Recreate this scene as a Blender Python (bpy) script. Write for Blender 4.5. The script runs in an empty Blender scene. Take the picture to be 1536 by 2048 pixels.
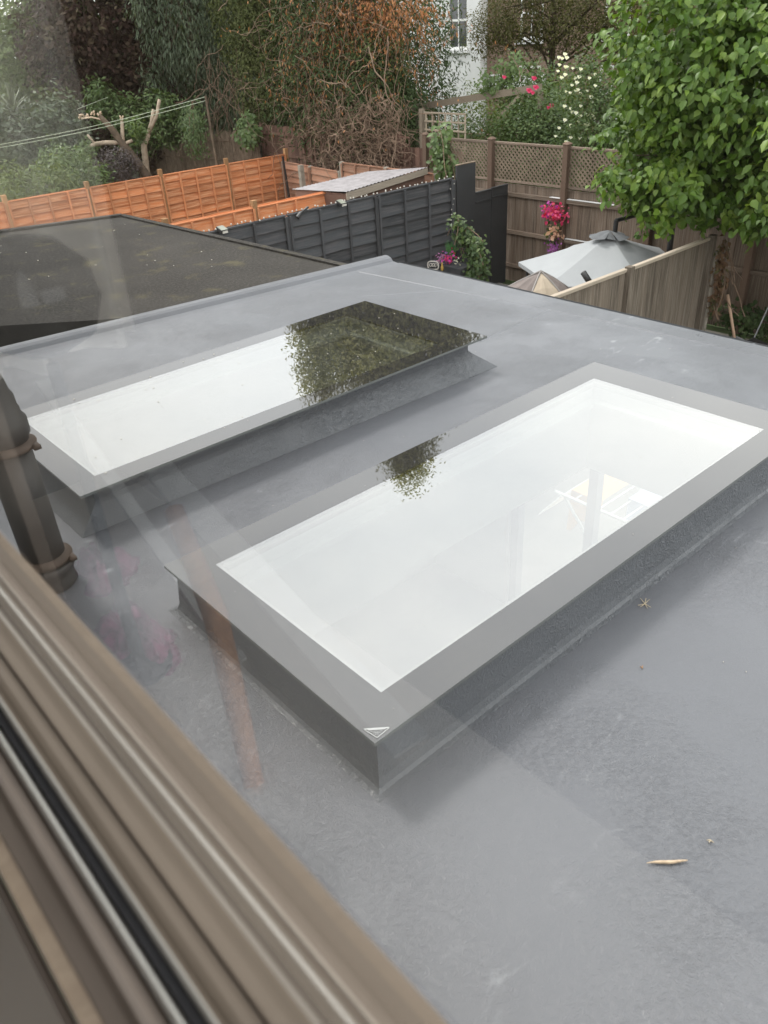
import bpy, math, random
import numpy as np
from mathutils import Matrix, Vector

S = bpy.context.scene
col = S.collection
rnd = random.Random(7)
R = math.radians

# ------------------------------------------------------------------ camera, sky, sun, exposure
CAMZ = 1.75
cam_d = bpy.data.cameras.new("camera")
cam = bpy.data.objects.new("camera", cam_d)
col.objects.link(cam)
fw = Vector((0.54411469, 0.65211211, -0.52791003))
rt = Vector((0.74422587, -0.66564471, -0.05518127))
up = Vector((0.38738489, 0.36285937, 0.84750577))
M = Matrix((rt, up, -fw)).transposed().to_4x4()
M.translation = (0, 0, CAMZ)
cam.matrix_world = M
cam_d.sensor_fit = 'VERTICAL'
cam_d.lens = 6.86
cam_d.sensor_height = 6.86 * 2048 / 1567.6
cam_d.sensor_width = cam_d.sensor_height * .75
cam_d.clip_start = 0.005
cam_d.clip_end = 500
cam_d.dof.use_dof = True
cam_d.dof.focus_distance = 5.5
cam_d.dof.aperture_fstop = 1.5
S.camera = cam

SUN_AZ, SUN_EL = 90, 55
w = bpy.data.worlds.new("World"); S.world = w; w.use_nodes = True
nt = w.node_tree; N = nt.nodes; L = nt.links
N.clear()
wo = N.new('ShaderNodeOutputWorld'); bg = N.new('ShaderNodeBackground')
bg.inputs['Strength'].default_value = 0.115
sky = N.new('ShaderNodeTexSky'); sky.sky_type = 'NISHITA'; sky.sun_disc = False
sky.sun_elevation = R(SUN_EL); sky.sun_rotation = R(90 - SUN_AZ)
sky.air_density = 1; sky.dust_density = 3
tc = N.new('ShaderNodeTexCoord')
no = N.new('ShaderNodeTexNoise'); no.inputs['Scale'].default_value = 2.2; no.inputs['Detail'].default_value = 5
no.inputs['Roughness'].default_value = .5
mp = N.new('ShaderNodeMapping'); mp.inputs['Scale'].default_value = (1, 1, 2.2)
L.new(tc.outputs['Generated'], mp.inputs[0]); L.new(mp.outputs[0], no.inputs['Vector'])
cr = N.new('ShaderNodeValToRGB')
cr.color_ramp.elements[0].position = .3; cr.color_ramp.elements[0].color = (.75, .768, .778, 1)
cr.color_ramp.elements[1].position = .7; cr.color_ramp.elements[1].color = (1, 1, .965, 1)
L.new(no.outputs['Fac'], cr.inputs[0])
ml = N.new('ShaderNodeVectorMath'); ml.operation = 'SCALE'; ml.inputs['Scale'].default_value = 12.5
L.new(cr.outputs[0], ml.inputs[0])
mx = N.new('ShaderNodeMix'); mx.data_type = 'RGBA'; mx.inputs['Factor'].default_value = .93
L.new(sky.outputs[0], mx.inputs['A']); L.new(ml.outputs[0], mx.inputs['B'])
L.new(mx.outputs['Result'], bg.inputs['Color']); L.new(bg.outputs[0], wo.inputs[0])

sd = bpy.data.lights.new("sun", 'SUN'); sun = bpy.data.objects.new("sun", sd); col.objects.link(sun)
sd.energy = 1.1; sd.angle = R(11); sd.color = (1, .96, .9)
sv = Vector((math.cos(R(SUN_AZ)) * math.cos(R(SUN_EL)), math.sin(R(SUN_AZ)) * math.cos(R(SUN_EL)), math.sin(R(SUN_EL))))
sun.rotation_euler = sv.to_track_quat('Z', 'Y').to_euler()
S.view_settings.view_transform = 'Standard'; S.view_settings.look = 'None'
S.view_settings.exposure = 1.08; S.view_settings.gamma = 1; S.view_settings.use_curve_mapping = False
S.render.engine = 'CYCLES'
S.cycles.use_denoising = True
try:
    S.cycles.denoiser = 'OPENIMAGEDENOISE'
except Exception:
    pass
S.cycles.max_bounces = 7; S.cycles.diffuse_bounces = 3; S.cycles.glossy_bounces = 4
S.cycles.transmission_bounces = 4; S.cycles.transparent_max_bounces = 12
S.cycles.caustics_reflective = False; S.cycles.caustics_refractive = False
S.cycles.sample_clamp_indirect = 6

# ------------------------------------------------------------------ helpers
class MB:
    def __init__(s): s.v = []; s.f = []
    def quad(s, *p):
        n = len(s.v); s.v += [tuple(q) for q in p]; s.f.append(tuple(range(n, n + len(p))))
    def hexa(s, b, t):
        n = len(s.v); s.v += [tuple(q) for q in b] + [tuple(q) for q in t]
        s.f += [(n+3, n+2, n+1, n), (n+4, n+5, n+6, n+7)]
        for i in range(4):
            j = (i + 1) % 4; s.f.append((n+i, n+j, n+4+j, n+4+i))
    def box(s, x0, y0, z0, x1, y1, z1):
        s.hexa([(x0, y0, z0), (x1, y0, z0), (x1, y1, z0), (x0, y1, z0)], [(x0, y0, z1), (x1, y0, z1), (x1, y1, z1), (x0, y1, z1)])
    def beam(s, a, b, w_, h_, upv=(0, 0, 1)):
        a = Vector(a); b = Vector(b); d = (b - a).normalized(); u = Vector(upv)
        if abs(d.dot(u)) > .98: u = Vector((1, 0, 0))
        sd_ = d.cross(u).normalized(); u = sd_.cross(d).normalized()
        sd_ *= w_ / 2; u *= h_ / 2
        s.hexa([a - sd_ - u, a + sd_ - u, a + sd_ + u, a - sd_ + u][::-1], [b - sd_ - u, b + sd_ - u, b + sd_ + u, b - sd_ + u][::-1])
    def tube(s, pts, rad, n=6, cap=True):
        pts = [Vector(p) for p in pts]
        if not isinstance(rad, (list, tuple)): rad = [rad] * len(pts)
        base = len(s.v); u = None
        for i, p in enumerate(pts):
            d = (pts[min(i + 1, len(pts) - 1)] - pts[max(i - 1, 0)])
            d = d.normalized() if d.length > 1e-9 else Vector((0, 0, 1))
            if u is None:
                u = d.orthogonal().normalized()
            else:
                u = (u - d * u.dot(d)); u = u.normalized() if u.length > 1e-6 else d.orthogonal().normalized()
            v_ = d.cross(u)
            for k in range(n):
                a = 2 * math.pi * k / n
                s.v.append(tuple(p + (u * math.cos(a) + v_ * math.sin(a)) * rad[i]))
        for i in range(len(pts) - 1):
            for k in range(n):
                a = base + i * n + k; b = base + i * n + (k + 1) % n
                s.f.append((a, b, b + n, a + n))
        if cap:
            s.f.append(tuple(base + k for k in range(n))[::-1])
            e = base + (len(pts) - 1) * n; s.f.append(tuple(e + k for k in range(n)))
    def lathe(s, c, prof, n=20):
        base = len(s.v)
        for r_, z_ in prof:
            for k in range(n):
                a = 2 * math.pi * k / n; s.v.append((c[0] + r_ * math.cos(a), c[1] + r_ * math.sin(a), c[2] + z_))
        for i in range(len(prof) - 1):
            for k in range(n):
                a = base + i * n + k; b = base + i * n + (k + 1) % n
                s.f.append((a, b, b + n, a + n))
        s.f.append(tuple(base + k for k in range(n))[::-1]); e = base + (len(prof) - 1) * n
        s.f.append(tuple(e + k for k in range(n)))
    def mesh(s, name, off=(0, 0, 0)):
        me = bpy.data.meshes.new(name)
        o = Vector(off)
        me.from_pydata([tuple(Vector(p) - o) for p in s.v], [], s.f); me.update(); return me
    def build(s, name, mat, parent=None, smooth=False, kind=None, label=None):
        off = root_loc(parent)
        me = s.mesh(name, off); me.materials.append(mat)
        if smooth: me.shade_smooth()
        o = bpy.data.objects.new(name, me); col.objects.link(o)
        if parent: o.parent = parent
        if kind: o['kind'] = kind
        if label: o['label'] = label
        return o

def root_loc(o):
    v = Vector((0, 0, 0))
    while o:
        v = v + Vector(o.location); o = o.parent
    return v

def tag(o, label=None, cat=None, group=None, kind=None):
    if label: o['label'] = label
    if cat: o['category'] = cat
    if group: o['group'] = group
    if kind: o['kind'] = kind
    return o

def thing(name, label, cat, loc=(0, 0, 0), group=None):
    o = bpy.data.objects.new(name, None); col.objects.link(o)
    o.location = loc; o.empty_display_size = .1
    return tag(o, label, cat, group)

def inst(mesh, name, parent, mat4, label=None):
    """one more piece that shares its mesh; mat4 in world terms, parents are unrotated"""
    o = bpy.data.objects.new(name, mesh); col.objects.link(o)
    m = mat4.copy()
    if parent:
        o.parent = parent
        m.translation = m.translation - root_loc(parent)
    o.matrix_local = m
    if label: o['label'] = label
    return o

def frame_mat(origin, ax, ay, az):
    x, y, z = Vector(ax), Vector(ay), Vector(az); lz = z.length
    z = (z - x * (z.dot(x) / x.length_squared)).normalized() * lz
    c = z.cross(x).normalized() * y.length
    if c.dot(y) < 0: c = -c
    m = Matrix((x, c, z)).transposed().to_4x4(); m.translation = Vector(origin); return m

# ------------------------------------------------------------------ materials
def newmat(name):
    m = bpy.data.materials.new(name); m.use_nodes = True
    nt = m.node_tree; nt.nodes.clear()
    out = nt.nodes.new('ShaderNodeOutputMaterial'); return m, nt.nodes, nt.links, out

def principled(N, L, out, rough=.6, spec=.5, metal=0):
    b = N.new('ShaderNodeBsdfPrincipled'); b.inputs['Roughness'].default_value = rough
    b.inputs['Specular IOR Level'].default_value = spec; b.inputs['Metallic'].default_value = metal
    L.new(b.outputs[0], out.inputs[0]); return b

def coords(N, L, scale=(1, 1, 1), kind='Object', rand=False):
    tc = N.new('ShaderNodeTexCoord'); mp = N.new('ShaderNodeMapping'); mp.inputs['Scale'].default_value = scale
    L.new(tc.outputs[kind], mp.inputs['Vector'])
    if rand:
        oi = N.new('ShaderNodeObjectInfo'); mu = N.new('ShaderNodeMath'); mu.operation = 'MULTIPLY'; mu.inputs[1].default_value = 57.0
        L.new(oi.outputs['Random'], mu.inputs[0]); L.new(mu.outputs[0], mp.inputs['Location'])
    return mp.outputs[0]

def noise(N, L, vec, scale, detail=4, rough=.55, dist=0):
    n = N.new('ShaderNodeTexNoise'); n.inputs['Scale'].default_value = scale; n.inputs['Detail'].default_value = detail
    n.inputs['Roughness'].default_value = rough; n.inputs['Distortion'].default_value = dist
    L.new(vec, n.inputs['Vector']); return n.outputs['Fac']

def ramp(N, L, fac, stops):
    r = N.new('ShaderNodeValToRGB'); e = r.color_ramp.elements
    while len(e) < len(stops): e.new(.5)
    for i, (p, c) in enumerate(stops):
        e[i].position = p; e[i].color = (*c, 1) if len(c) == 3 else c
    L.new(fac, r.inputs[0]); return r.outputs[0]

def mixc(N, L, f, a, b, mode='MIX'):
    m = N.new('ShaderNodeMix'); m.data_type = 'RGBA'; m.blend_type = mode
    for s_, v in (('Factor', f), ('A', a), ('B', b)):
        if isinstance(v, (int, float)): m.inputs[s_].default_value = v
        elif isinstance(v, tuple): m.inputs[s_].default_value = (*v, 1)
        else: L.new(v, m.inputs[s_])
    return m.outputs['Result']

def bump(N, L, h, bs, strength=.3, dist=.01):
    b = N.new('ShaderNodeBump'); b.inputs['Strength'].default_value = strength; b.inputs['Distance'].default_value = dist
    L.new(h, b.inputs['Height']); L.new(b.outputs[0], bs.inputs['Normal'])

def math_(N, L, op, a, b=None, c=None):
    m = N.new('ShaderNodeMath'); m.operation = op
    for i, v in enumerate((a, b, c)):
        if v is None: continue
        if isinstance(v, (int, float)): m.inputs[i].default_value = v
        else: L.new(v, m.inputs[i])
    return m.outputs[0]

def plain(name, c, rough=.6, spec=.4, metal=0, var=.12, scale=6, bmp=0.0):
    m, N, L, out = newmat(name); b = principled(N, L, out, rough, spec, metal)
    n = noise(N, L, coords(N, L), scale, 5)
    lo = tuple(x * (1 - var) for x in c); hi = tuple(min(1, x * (1 + var)) for x in c)
    L.new(ramp(N, L, n, [(.3, lo), (.7, hi)]), b.inputs['Base Color'])
    if bmp: bump(N, L, noise(N, L, coords(N, L), scale * 8, 4), b, bmp, .004)
    return m

def wood(name, dark, light, weather=None, rough=.8, gs=(1.2, 26, 26)):
    """timber with grain along local X; each object gets its own offset and tone"""
    m, N, L, out = newmat(name); b = principled(N, L, out, rough, .2)
    v = coords(N, L, gs, 'Object', True)
    g = noise(N, L, v, 1.6, 7, .65, .6)
    c = ramp(N, L, g, [(.25, dark), (.75, light)])
    oi = N.new('ShaderNodeObjectInfo')
    tone = math_(N, L, 'MULTIPLY_ADD', oi.outputs['Random'], .62, .68)
    hv = N.new('ShaderNodeHueSaturation'); L.new(tone, hv.inputs['Value']); L.new(c, hv.inputs['Color'])
    c2 = hv.outputs[0]
    if weather:
        v2 = coords(N, L, (1.4, 4, 4), 'Object', True)
        f = ramp(N, L, noise(N, L, v2, 2.2, 6, .6), [(.45, (0, 0, 0)), (.7, (1, 1, 1))])
        c2 = mixc(N, L, f, c2, weather)
    L.new(c2, b.inputs['Base Color'])
    bump(N, L, g, b, .5, .006)
    return m

def leafmat(name, c0, c1, c2, rough=.45, trans=.3, spec=.4):
    """leaf colour varies from leaf to leaf through the 'tint' face attribute"""
    m, N, L, out = newmat(name)
    at = N.new('ShaderNodeAttribute'); at.attribute_name = 'tint'
    c = ramp(N, L, at.outputs['Fac'], [(0, c0), (.5, c1), (1, c2)])
    b = N.new('ShaderNodeBsdfPrincipled'); b.inputs['Roughness'].default_value = rough
    b.inputs['Specular IOR Level'].default_value = spec
    L.new(c, b.inputs['Base Color'])
    t = N.new('ShaderNodeBsdfTranslucent')
    L.new(mixc(N, L, 1.0, c, (1.5, 1.5, .5), 'MULTIPLY'), t.inputs['Color'])
    mxs = N.new('ShaderNodeMixShader'); mxs.inputs[0].default_value = trans
    L.new(b.outputs[0], mxs.inputs[1]); L.new(t.outputs[0], mxs.inputs[2]); L.new(mxs.outputs[0], out.inputs[0])
    return m

def schlick(N, L, f0, power=5):
    lw = N.new('ShaderNodeLayerWeight'); lw.inputs['Blend'].default_value = .5
    p = math_(N, L, 'POWER', lw.outputs['Facing'], power)
    return math_(N, L, 'MULTIPLY_ADD', p, 1 - f0, f0)

def glassmat(name, f0, tint=(1, 1, 1), rough=0.0, power=5, dirt=0, gloss=(1, 1, 1)):
    m, N, L, out = newmat(name)
    t = N.new('ShaderNodeBsdfTransparent'); t.inputs[0].default_value = (*tint, 1)
    g = N.new('ShaderNodeBsdfGlossy'); g.inputs['Roughness'].default_value = rough; g.inputs[0].default_value = (*gloss, 1)
    mxs = N.new('ShaderNodeMixShader'); L.new(schlick(N, L, f0, power), mxs.inputs[0])
    L.new(t.outputs[0], mxs.inputs[1]); L.new(g.outputs[0], mxs.inputs[2])
    last = mxs.outputs[0]
    if dirt:
        d = N.new('ShaderNodeBsdfDiffuse'); d.inputs[0].default_value = (.6, .6, .58, 1)
        n = noise(N, L, coords(N, L), 9, 6, .7)
        f = math_(N, L, 'MULTIPLY', ramp(N, L, n, [(.4, (.2, .2, .2)), (.75, (1, 1, 1))]), dirt)
        m2 = N.new('ShaderNodeMixShader'); L.new(f, m2.inputs[0]); L.new(last, m2.inputs[1]); L.new(d.outputs[0], m2.inputs[2])
        last = m2.outputs[0]
    L.new(last, out.inputs[0]); return m

# fibreglass roof: dark grey top coat over matted fibres, chalky smears and fine wrinkles
def grpmat(name='grey_fibreglass', base=(.135, .14, .15), bs=.5, smear=1.0, spec=.35, sc=38, mlo=0.0):
    m, N, L, out = newmat(name); b = principled(N, L, out, .33, spec)
    v = coords(N, L)
    big = noise(N, L, v, .9, 4, .5)
    c = ramp(N, L, big, [(.3, tuple(x * .95 for x in base)), (.7, tuple(x * 1.05 for x in base))])
    v3 = coords(N, L, (1, 2.6, 1))
    sm = noise(N, L, v3, 3.2, 9, .72, 1.2)
    mask = noise(N, L, v, .75, 2, .5)
    f = math_(N, L, 'MULTIPLY', ramp(N, L, sm, [(.6, (0, 0, 0)), (.74, (1, 1, 1))]), ramp(N, L, mask, [(.45, (0, 0, 0)), (.62, (1, 1, 1))]))
    f = math_(N, L, 'MULTIPLY', f, .45 * smear)
    c = mixc(N, L, f, c, (.62, .64, .66))
    sp = N.new('ShaderNodeTexVoronoi'); sp.inputs['Scale'].default_value = 26; L.new(v, sp.inputs['Vector'])
    spf = ramp(N, L, sp.outputs['Distance'], [(.02, (.7, .7, .7)), (.045, (0, 0, 0))])
    pick = ramp(N, L, noise(N, L, v, 5.0, 3, .6), [(.62, (0, 0, 0)), (.66, (1, 1, 1))])
    c = mixc(N, L, math_(N, L, 'MULTIPLY', spf, pick), c, (.55, .54, .5))
    wv0 = noise(N, L, v, sc, 3, .6, 1.6)
    wr0 = ramp(N, L, wv0, [(.40, (1, 1, 1)), (.485, (.88, .88, .88)), (.56, (1.0, 1.0, 1.0)), (.64, (1.06, 1.06, 1.06))])
    pm0 = ramp(N, L, noise(N, L, v, 1.3, 3, .6), [(.46, (mlo, mlo, mlo)), (.72, (.6, .6, .6))])
    c = mixc(N, L, pm0, c, wr0, 'MULTIPLY')  # wrinkle shading and dirt put into the colour along the creases
    L.new(c, b.inputs['Base Color'])
    r = ramp(N, L, noise(N, L, v, 2.1, 5, .6), [(.3, (.27, .27, .27)), (.7, (.44, .44, .44))])
    L.new(r, b.inputs['Roughness'])
    # short curled fibre wrinkles
    wv = noise(N, L, coords(N, L, (1, 1, 1)), sc, 3, .6, 1.6)
    wr = N.new('ShaderNodeMath'); wr.operation = 'ABSOLUTE'; L.new(math_(N, L, 'SUBTRACT', wv, .5), wr.inputs[0])
    h = math_(N, L, 'ADD', math_(N, L, 'MULTIPLY', wr.outputs[0], 1.0), math_(N, L, 'MULTIPLY', noise(N, L, v, 3.5, 3), 1.4))
    pm = ramp(N, L, noise(N, L, v, 1.3, 3, .6), [(.42, (max(.15, mlo),) * 3), (.66, (1, 1, 1))])
    h = math_(N, L, 'MULTIPLY', h, pm)
    bump(N, L, h, b, bs, .018)
    return m

M_grp = grpmat(base=(.138, .144, .159), bs=.65, spec=.32, sc=58)
M_grp_rough = grpmat('matted_fibreglass', (.12, .128, .140), .9, .2, .35, 30, .3)
M_felt = plain('roofing_felt', (.052, .048, .043), .85, .25, 0, .35, 3, .8)
def feltmat():
    m, N, L, out = newmat('mineral_roofing_felt'); b = principled(N, L, out, .9, .12)
    v = coords(N, L)
    c = ramp(N, L, noise(N, L, v, 1.1, 5, .6), [(.25, (.018, .017, .0155)), (.75, (.045, .042, .038))])
    g = noise(N, L, v, 42, 4, .8)
    c = mixc(N, L, ramp(N, L, g, [(.45, (0, 0, 0)), (.75, (.55, .55, .55))]), c, (.15, .14, .13))
    mo = ramp(N, L, noise(N, L, v, 2.7, 6, .7), [(.55, (0, 0, 0)), (.72, (.7, .7, .7))])
    c = mixc(N, L, mo, c, (.13, .115, .06))
    L.new(c, b.inputs['Base Color']); bump(N, L, g, b, .5, .004); return m
M_felt = feltmat()
M_frit = plain('black_glass_border', (.022, .022, .024), .02, .5, 0, .0)
for n_ in M_frit.node_tree.nodes:
    if n_.type == 'BSDF_PRINCIPLED': n_.inputs['IOR'].default_value = 2.05
M_glass = glassmat('rooflight_glass', .345, (.40, .43, .41), 0.0, 5, .04)
M_pane = glassmat('window_glass', .05, (.97, .975, .97), 0.024, 3.7, .03)
M_doorglass = glassmat('door_glass', .06, (.95, .96, .95))
M_white = plain('white_plaster', (.80, .80, .78), .7, .3, 0, .03, 3)
M_cream = plain('taupe_wall', (.26, .215, .185), .8, .2, 0, .05, 2)
M_dark = plain('black_metal', (.03, .03, .032), .45, .5)
M_rail = plain('shade_toned_frame', (.175, .140, .108), .62, .22, 0, .10, 5)  # taupe puts the shade on a pale frame into its colour
M_alu = plain('pale_metal_track', (.58, .56, .52), .3, .5, .4, .05, 8)
M_gap = plain('black_gap_shade', (.012, .012, .013), .7, .2)  # black stands for the shade down the open track gap
M_sill = wood('tan_inner_sill', (.20, .15, .11), (.27, .21, .155), None, .5)
M_pipe = plain('grey_black_plastic_pipe', (.05, .048, .045), .5, .4, 0, .3, 5, .1)
M_clip = plain('rusty_pipe_band', (.075, .052, .038), .6, .4, .2, .35, 25)
M_orange = wood('orange_fence_timber', (.40, .125, .045), (.66, .26, .115), (.70, .38, .22))
M_orangepost = wood('orange_fence_post', (.32, .17, .08), (.52, .30, .15), None)
M_pink = wood('pinkish_fence_timber', (.27, .13, .08), (.42, .22, .145), (.30, .20, .15))
M_concrete = plain('concrete', (.30, .27, .23), .9, .2, 0, .2, 12, .3)
M_darkfence = wood('charcoal_fence_paint', (.036, .039, .044), (.080, .086, .094), (.10, .095, .10), .6)
M_darkpanel = plain('charcoal_board_paint', (.035, .037, .040), .6, .4, 0, .15, 2)
M_brown = wood('brown_fence_timber', (.105, .074, .056), (.235, .175, .135), (.32, .26, .21))
M_brownpost = wood('brown_fence_post', (.12, .078, .057), (.205, .14, .105), None)
M_lattice = plain('weathered_lattice', (.20, .155, .115), .85, .2, 0, .3, 4)
M_weath = wood('weathered_grey_timber', (.075, .058, .046), (.20, .165, .13), (.30, .26, .215))
M_weathcap = wood('sun_bleached_rail', (.30, .25, .20), (.50, .43, .35), None)
M_shed = wood('shed_brown_boards', (.13, .075, .058), (.22, .13, .10), None)
M_corr = plain('corrugated_sheet', (.24, .225, .235), .5, .4, 0, .25, 6)
M_reed = plain('reed_screen', (.21, .16, .12), .9, .1, 0, .3, 6)
M_grass = plain('rough_lawn', (.05, .07, .03), .95, .1, 0, .4, 2, .5)
M_paving = plain('garden_paving', (.20, .19, .17), .9, .2, 0, .25, 2, .3)
M_bark = plain('bark', (.12, .09, .065), .9, .2, 0, .35, 9, .8)
M_palebark = plain('pale_cut_bark', (.36, .29, .22), .85, .2, 0, .3, 9, .6)
M_vine = plain('dry_vine_stem', (.21, .145, .105), .85, .2, 0, .35, 5)
M_umb = plain('pale_grey_canvas', (.33, .342, .355), .8, .2, 0, .04, 3)
M_umbcap = plain('dark_grey_canvas', (.15, .157, .168), .8, .2, 0, .2, 8)
M_render = plain('white_render', (.74, .74, .74), .85, .2, 0, .05, 1.5)
M_bulb = plain('white_bulb', (.55, .53, .48), .3, .5, 0, .05)

# ------------------------------------------------------------------ setting
GZ = -2.9
g = MB(); g.quad((-200, -200, GZ), (250, -200, GZ), (250, 250, GZ), (-200, 250, GZ))
tag(g.build('ground', M_grass), 'rough green ground of the back gardens', kind='structure')
p = MB(); p.box(4.62, -3, GZ, 12.3, 11.9, GZ + .03)
tag(p.build('patio', M_paving), 'pale paving behind the extension', kind='structure')

# own flat roof with openings for the two rooflights, drawn as one sheet
O1 = (0.839, 1.102, 3.333, 2.214); I1 = (.97, 1.225, 3.15, 2.085)
O2 = (0.833, 2.903, 3.277, 3.982); I2 = (.95, 3.025, 3.02, 3.855)
ext = thing('rear_extension', 'single storey rear extension under a flat grey fibreglass roof', 'extension', (2.3, 2.5, 0))
xs = sorted({.1, .5, I1[0], I2[0], 1.6, 2.4, I2[2], I1[2], 3.9, 4.45, 4.6})
ys = [-3.0, -1.5, 0, I1[1], I1[3], I2[1], I2[3], 4.6]
ktop = lambda x: 5.70 - .1 * (x - .1)
r_ = MB()
def hole(cx, cy):
    return (I1[0] < cx < I1[2] and I1[1] < cy < I1[3]) or (I2[0] < cx < I2[2] and I2[1] < cy < I2[3])
for i in range(len(xs) - 1):
    for j in range(len(ys) - 1):
        if hole((xs[i] + xs[i+1]) / 2, (ys[j] + ys[j+1]) / 2): continue
        r_.quad((xs[i], ys[j], 0), (xs[i+1], ys[j], 0), (xs[i+1], ys[j+1], 0), (xs[i], ys[j+1], 0))
    a, b = xs[i], xs[i+1]
    r_.quad((a, 4.6, 0), (b, 4.6, 0), (b, ktop(b) - .16, 0), (a, ktop(a) - .16, 0))
# turned-down drip edges
r_.quad((4.6, -3, 0), (4.61, -3, -.006), (4.61, ktop(4.6) - .16, -.006), (4.6, ktop(4.6) - .16, 0))
r_.quad((4.66, -3, -.012), (4.68, -3, -.13), (4.68, ktop(4.66), -.13), (4.66, ktop(4.66), -.012))
r_.build('roof_sheet', M_grp, ext)
# kerb along the party side: rises, rounds over, drops outside
k_ = MB(); prof = [(-.16, 0), (-.10, .006), (-.075, .030), (-.05, .042), (-.02, .047), (.004, .044), (.018, .02), (.022, -.25)]
xk = [.1, .8, 1.6, 2.4, 3.2, 4.0, 4.5, 4.585]
for i in range(len(xk) - 1):
    for (d0, z0), (d1, z1) in zip(prof[:-1], prof[1:]):
        a, b = xk[i], xk[i+1]
        k_.quad((a, ktop(a) + d0, z0), (b, ktop(b) + d0, z0), (b, ktop(b) + d1, z1), (a, ktop(a) + d1, z1))
k_.quad(*[(4.585, ktop(4.585) + d, z) for d, z in prof[:-1]], (4.585, ktop(4.585) + .022, -.13), (4.585, ktop(4.585) - .16, -.13))
k_.build('kerb_upstand', M_grp, ext, smooth=False)
# lapped joints in the sheet (a raised ridge each)
def ridge(pts, w_=.035, h=.0045):
    m = MB()
    for (x0, y0), (x1, y1) in zip(pts[:-1], pts[1:]):
        d = Vector((x1 - x0, y1 - y0, 0)).normalized(); s_ = Vector((-d.y, d.x, 0)) * w_ / 2
        a = Vector((x0, y0, 0)); b = Vector((x1, y1, 0)); h_ = Vector((0, 0, h))
        m.quad(a - s_, b - s_, b + h_ - s_ * .3, a + h_ - s_ * .3)
        m.quad(a + h_ - s_ * .3, b + h_ - s_ * .3, b + h_ + s_ * .3, a + h_ + s_ * .3)
        m.quad(a + h_ + s_ * .3, b + h_ + s_ * .3, b + s_, a + s_)
    m.build('lap_joint', M_grp, ext)
ridge([(4.20, 5.2), (4.29, 4.18), (4.40, 3.0), (4.45, 1.79), (4.46, -2.9)])
ridge([(4.29, 4.18), (3.75, 4.62)], .03, .003); ridge([(4.37, 3.3), (3.6, 3.25)], .03, .003); ridge([(4.45, 2.0), (4.6, 1.95)], .03, .004)
# room below: walls, ceiling, floor and garden doors
rw = MB()
CE = -.30
for i in range(len(xs) - 1):
    for j in range(1, len(ys) - 1):
        if xs[i+1] > 4.46 or hole((xs[i] + xs[i+1]) / 2, (ys[j] + ys[j+1]) / 2): continue
        rw.quad((xs[i], ys[j], CE), (xs[i], ys[j+1], CE), (xs[i+1], ys[j+1], CE), (xs[i+1], ys[j], CE))
rw.build('ceiling', M_white, ext)
rw = MB()
for (x0, y0, x1, y1) in (I1, I2):
    for a, b in (((x0, y0), (x1, y0)), ((x1, y0), (x1, y1)), ((x1, y1), (x0, y1)), ((x0, y1), (x0, y0))):
        rw.quad((*a, CE), (*a, .165), (*b, .165), (*b, CE))
rw.build('light_shaft', M_white, ext)
rw = MB()
rw.box(.1, -.1, GZ, 4.46, .0, CE); rw.box(.1, 4.601, GZ, 4.46, 5.0, CE); rw.box(.0, 0, GZ, .1, 4.6, CE)
rw.box(4.46, 3.68, GZ, 4.62, 4.99, -.01); rw.box(4.46, -.1, GZ, 4.62, .5, -.01); rw.box(4.46, .5, -.55, 4.62, 3.68, -.01)
rw.build('wall', M_white, ext)
rw = MB(); rw.box(.1, 0, GZ - .02, 4.46, 4.6, GZ + .04)
rw.build('floor', plain('pale_floor', (.45, .44, .42), .4, .4, 0, .08, 3), ext)
for y in (3.64, 2.90, 2.10, 1.30, .54):
    d = MB(); d.box(4.5, y - .04, GZ + .04, 4.58, y + .04, -.55)
    d.build('door_frame', plain('grey_door_frame', (.20, .2, .21), .4) if y == 3.64 else bpy.data.materials['grey_door_frame'], ext)
for y0, y1 in ((2.94, 3.6), (2.14, 2.86), (1.34, 2.06), (.58, 1.26)):
    d = MB(); d.quad((4.54, y0, GZ + .04), (4.54, y1, GZ + .04), (4.54, y1, -.55), (4.54, y0, -.55)); d.build('door_pane', M_doorglass, ext)

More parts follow.
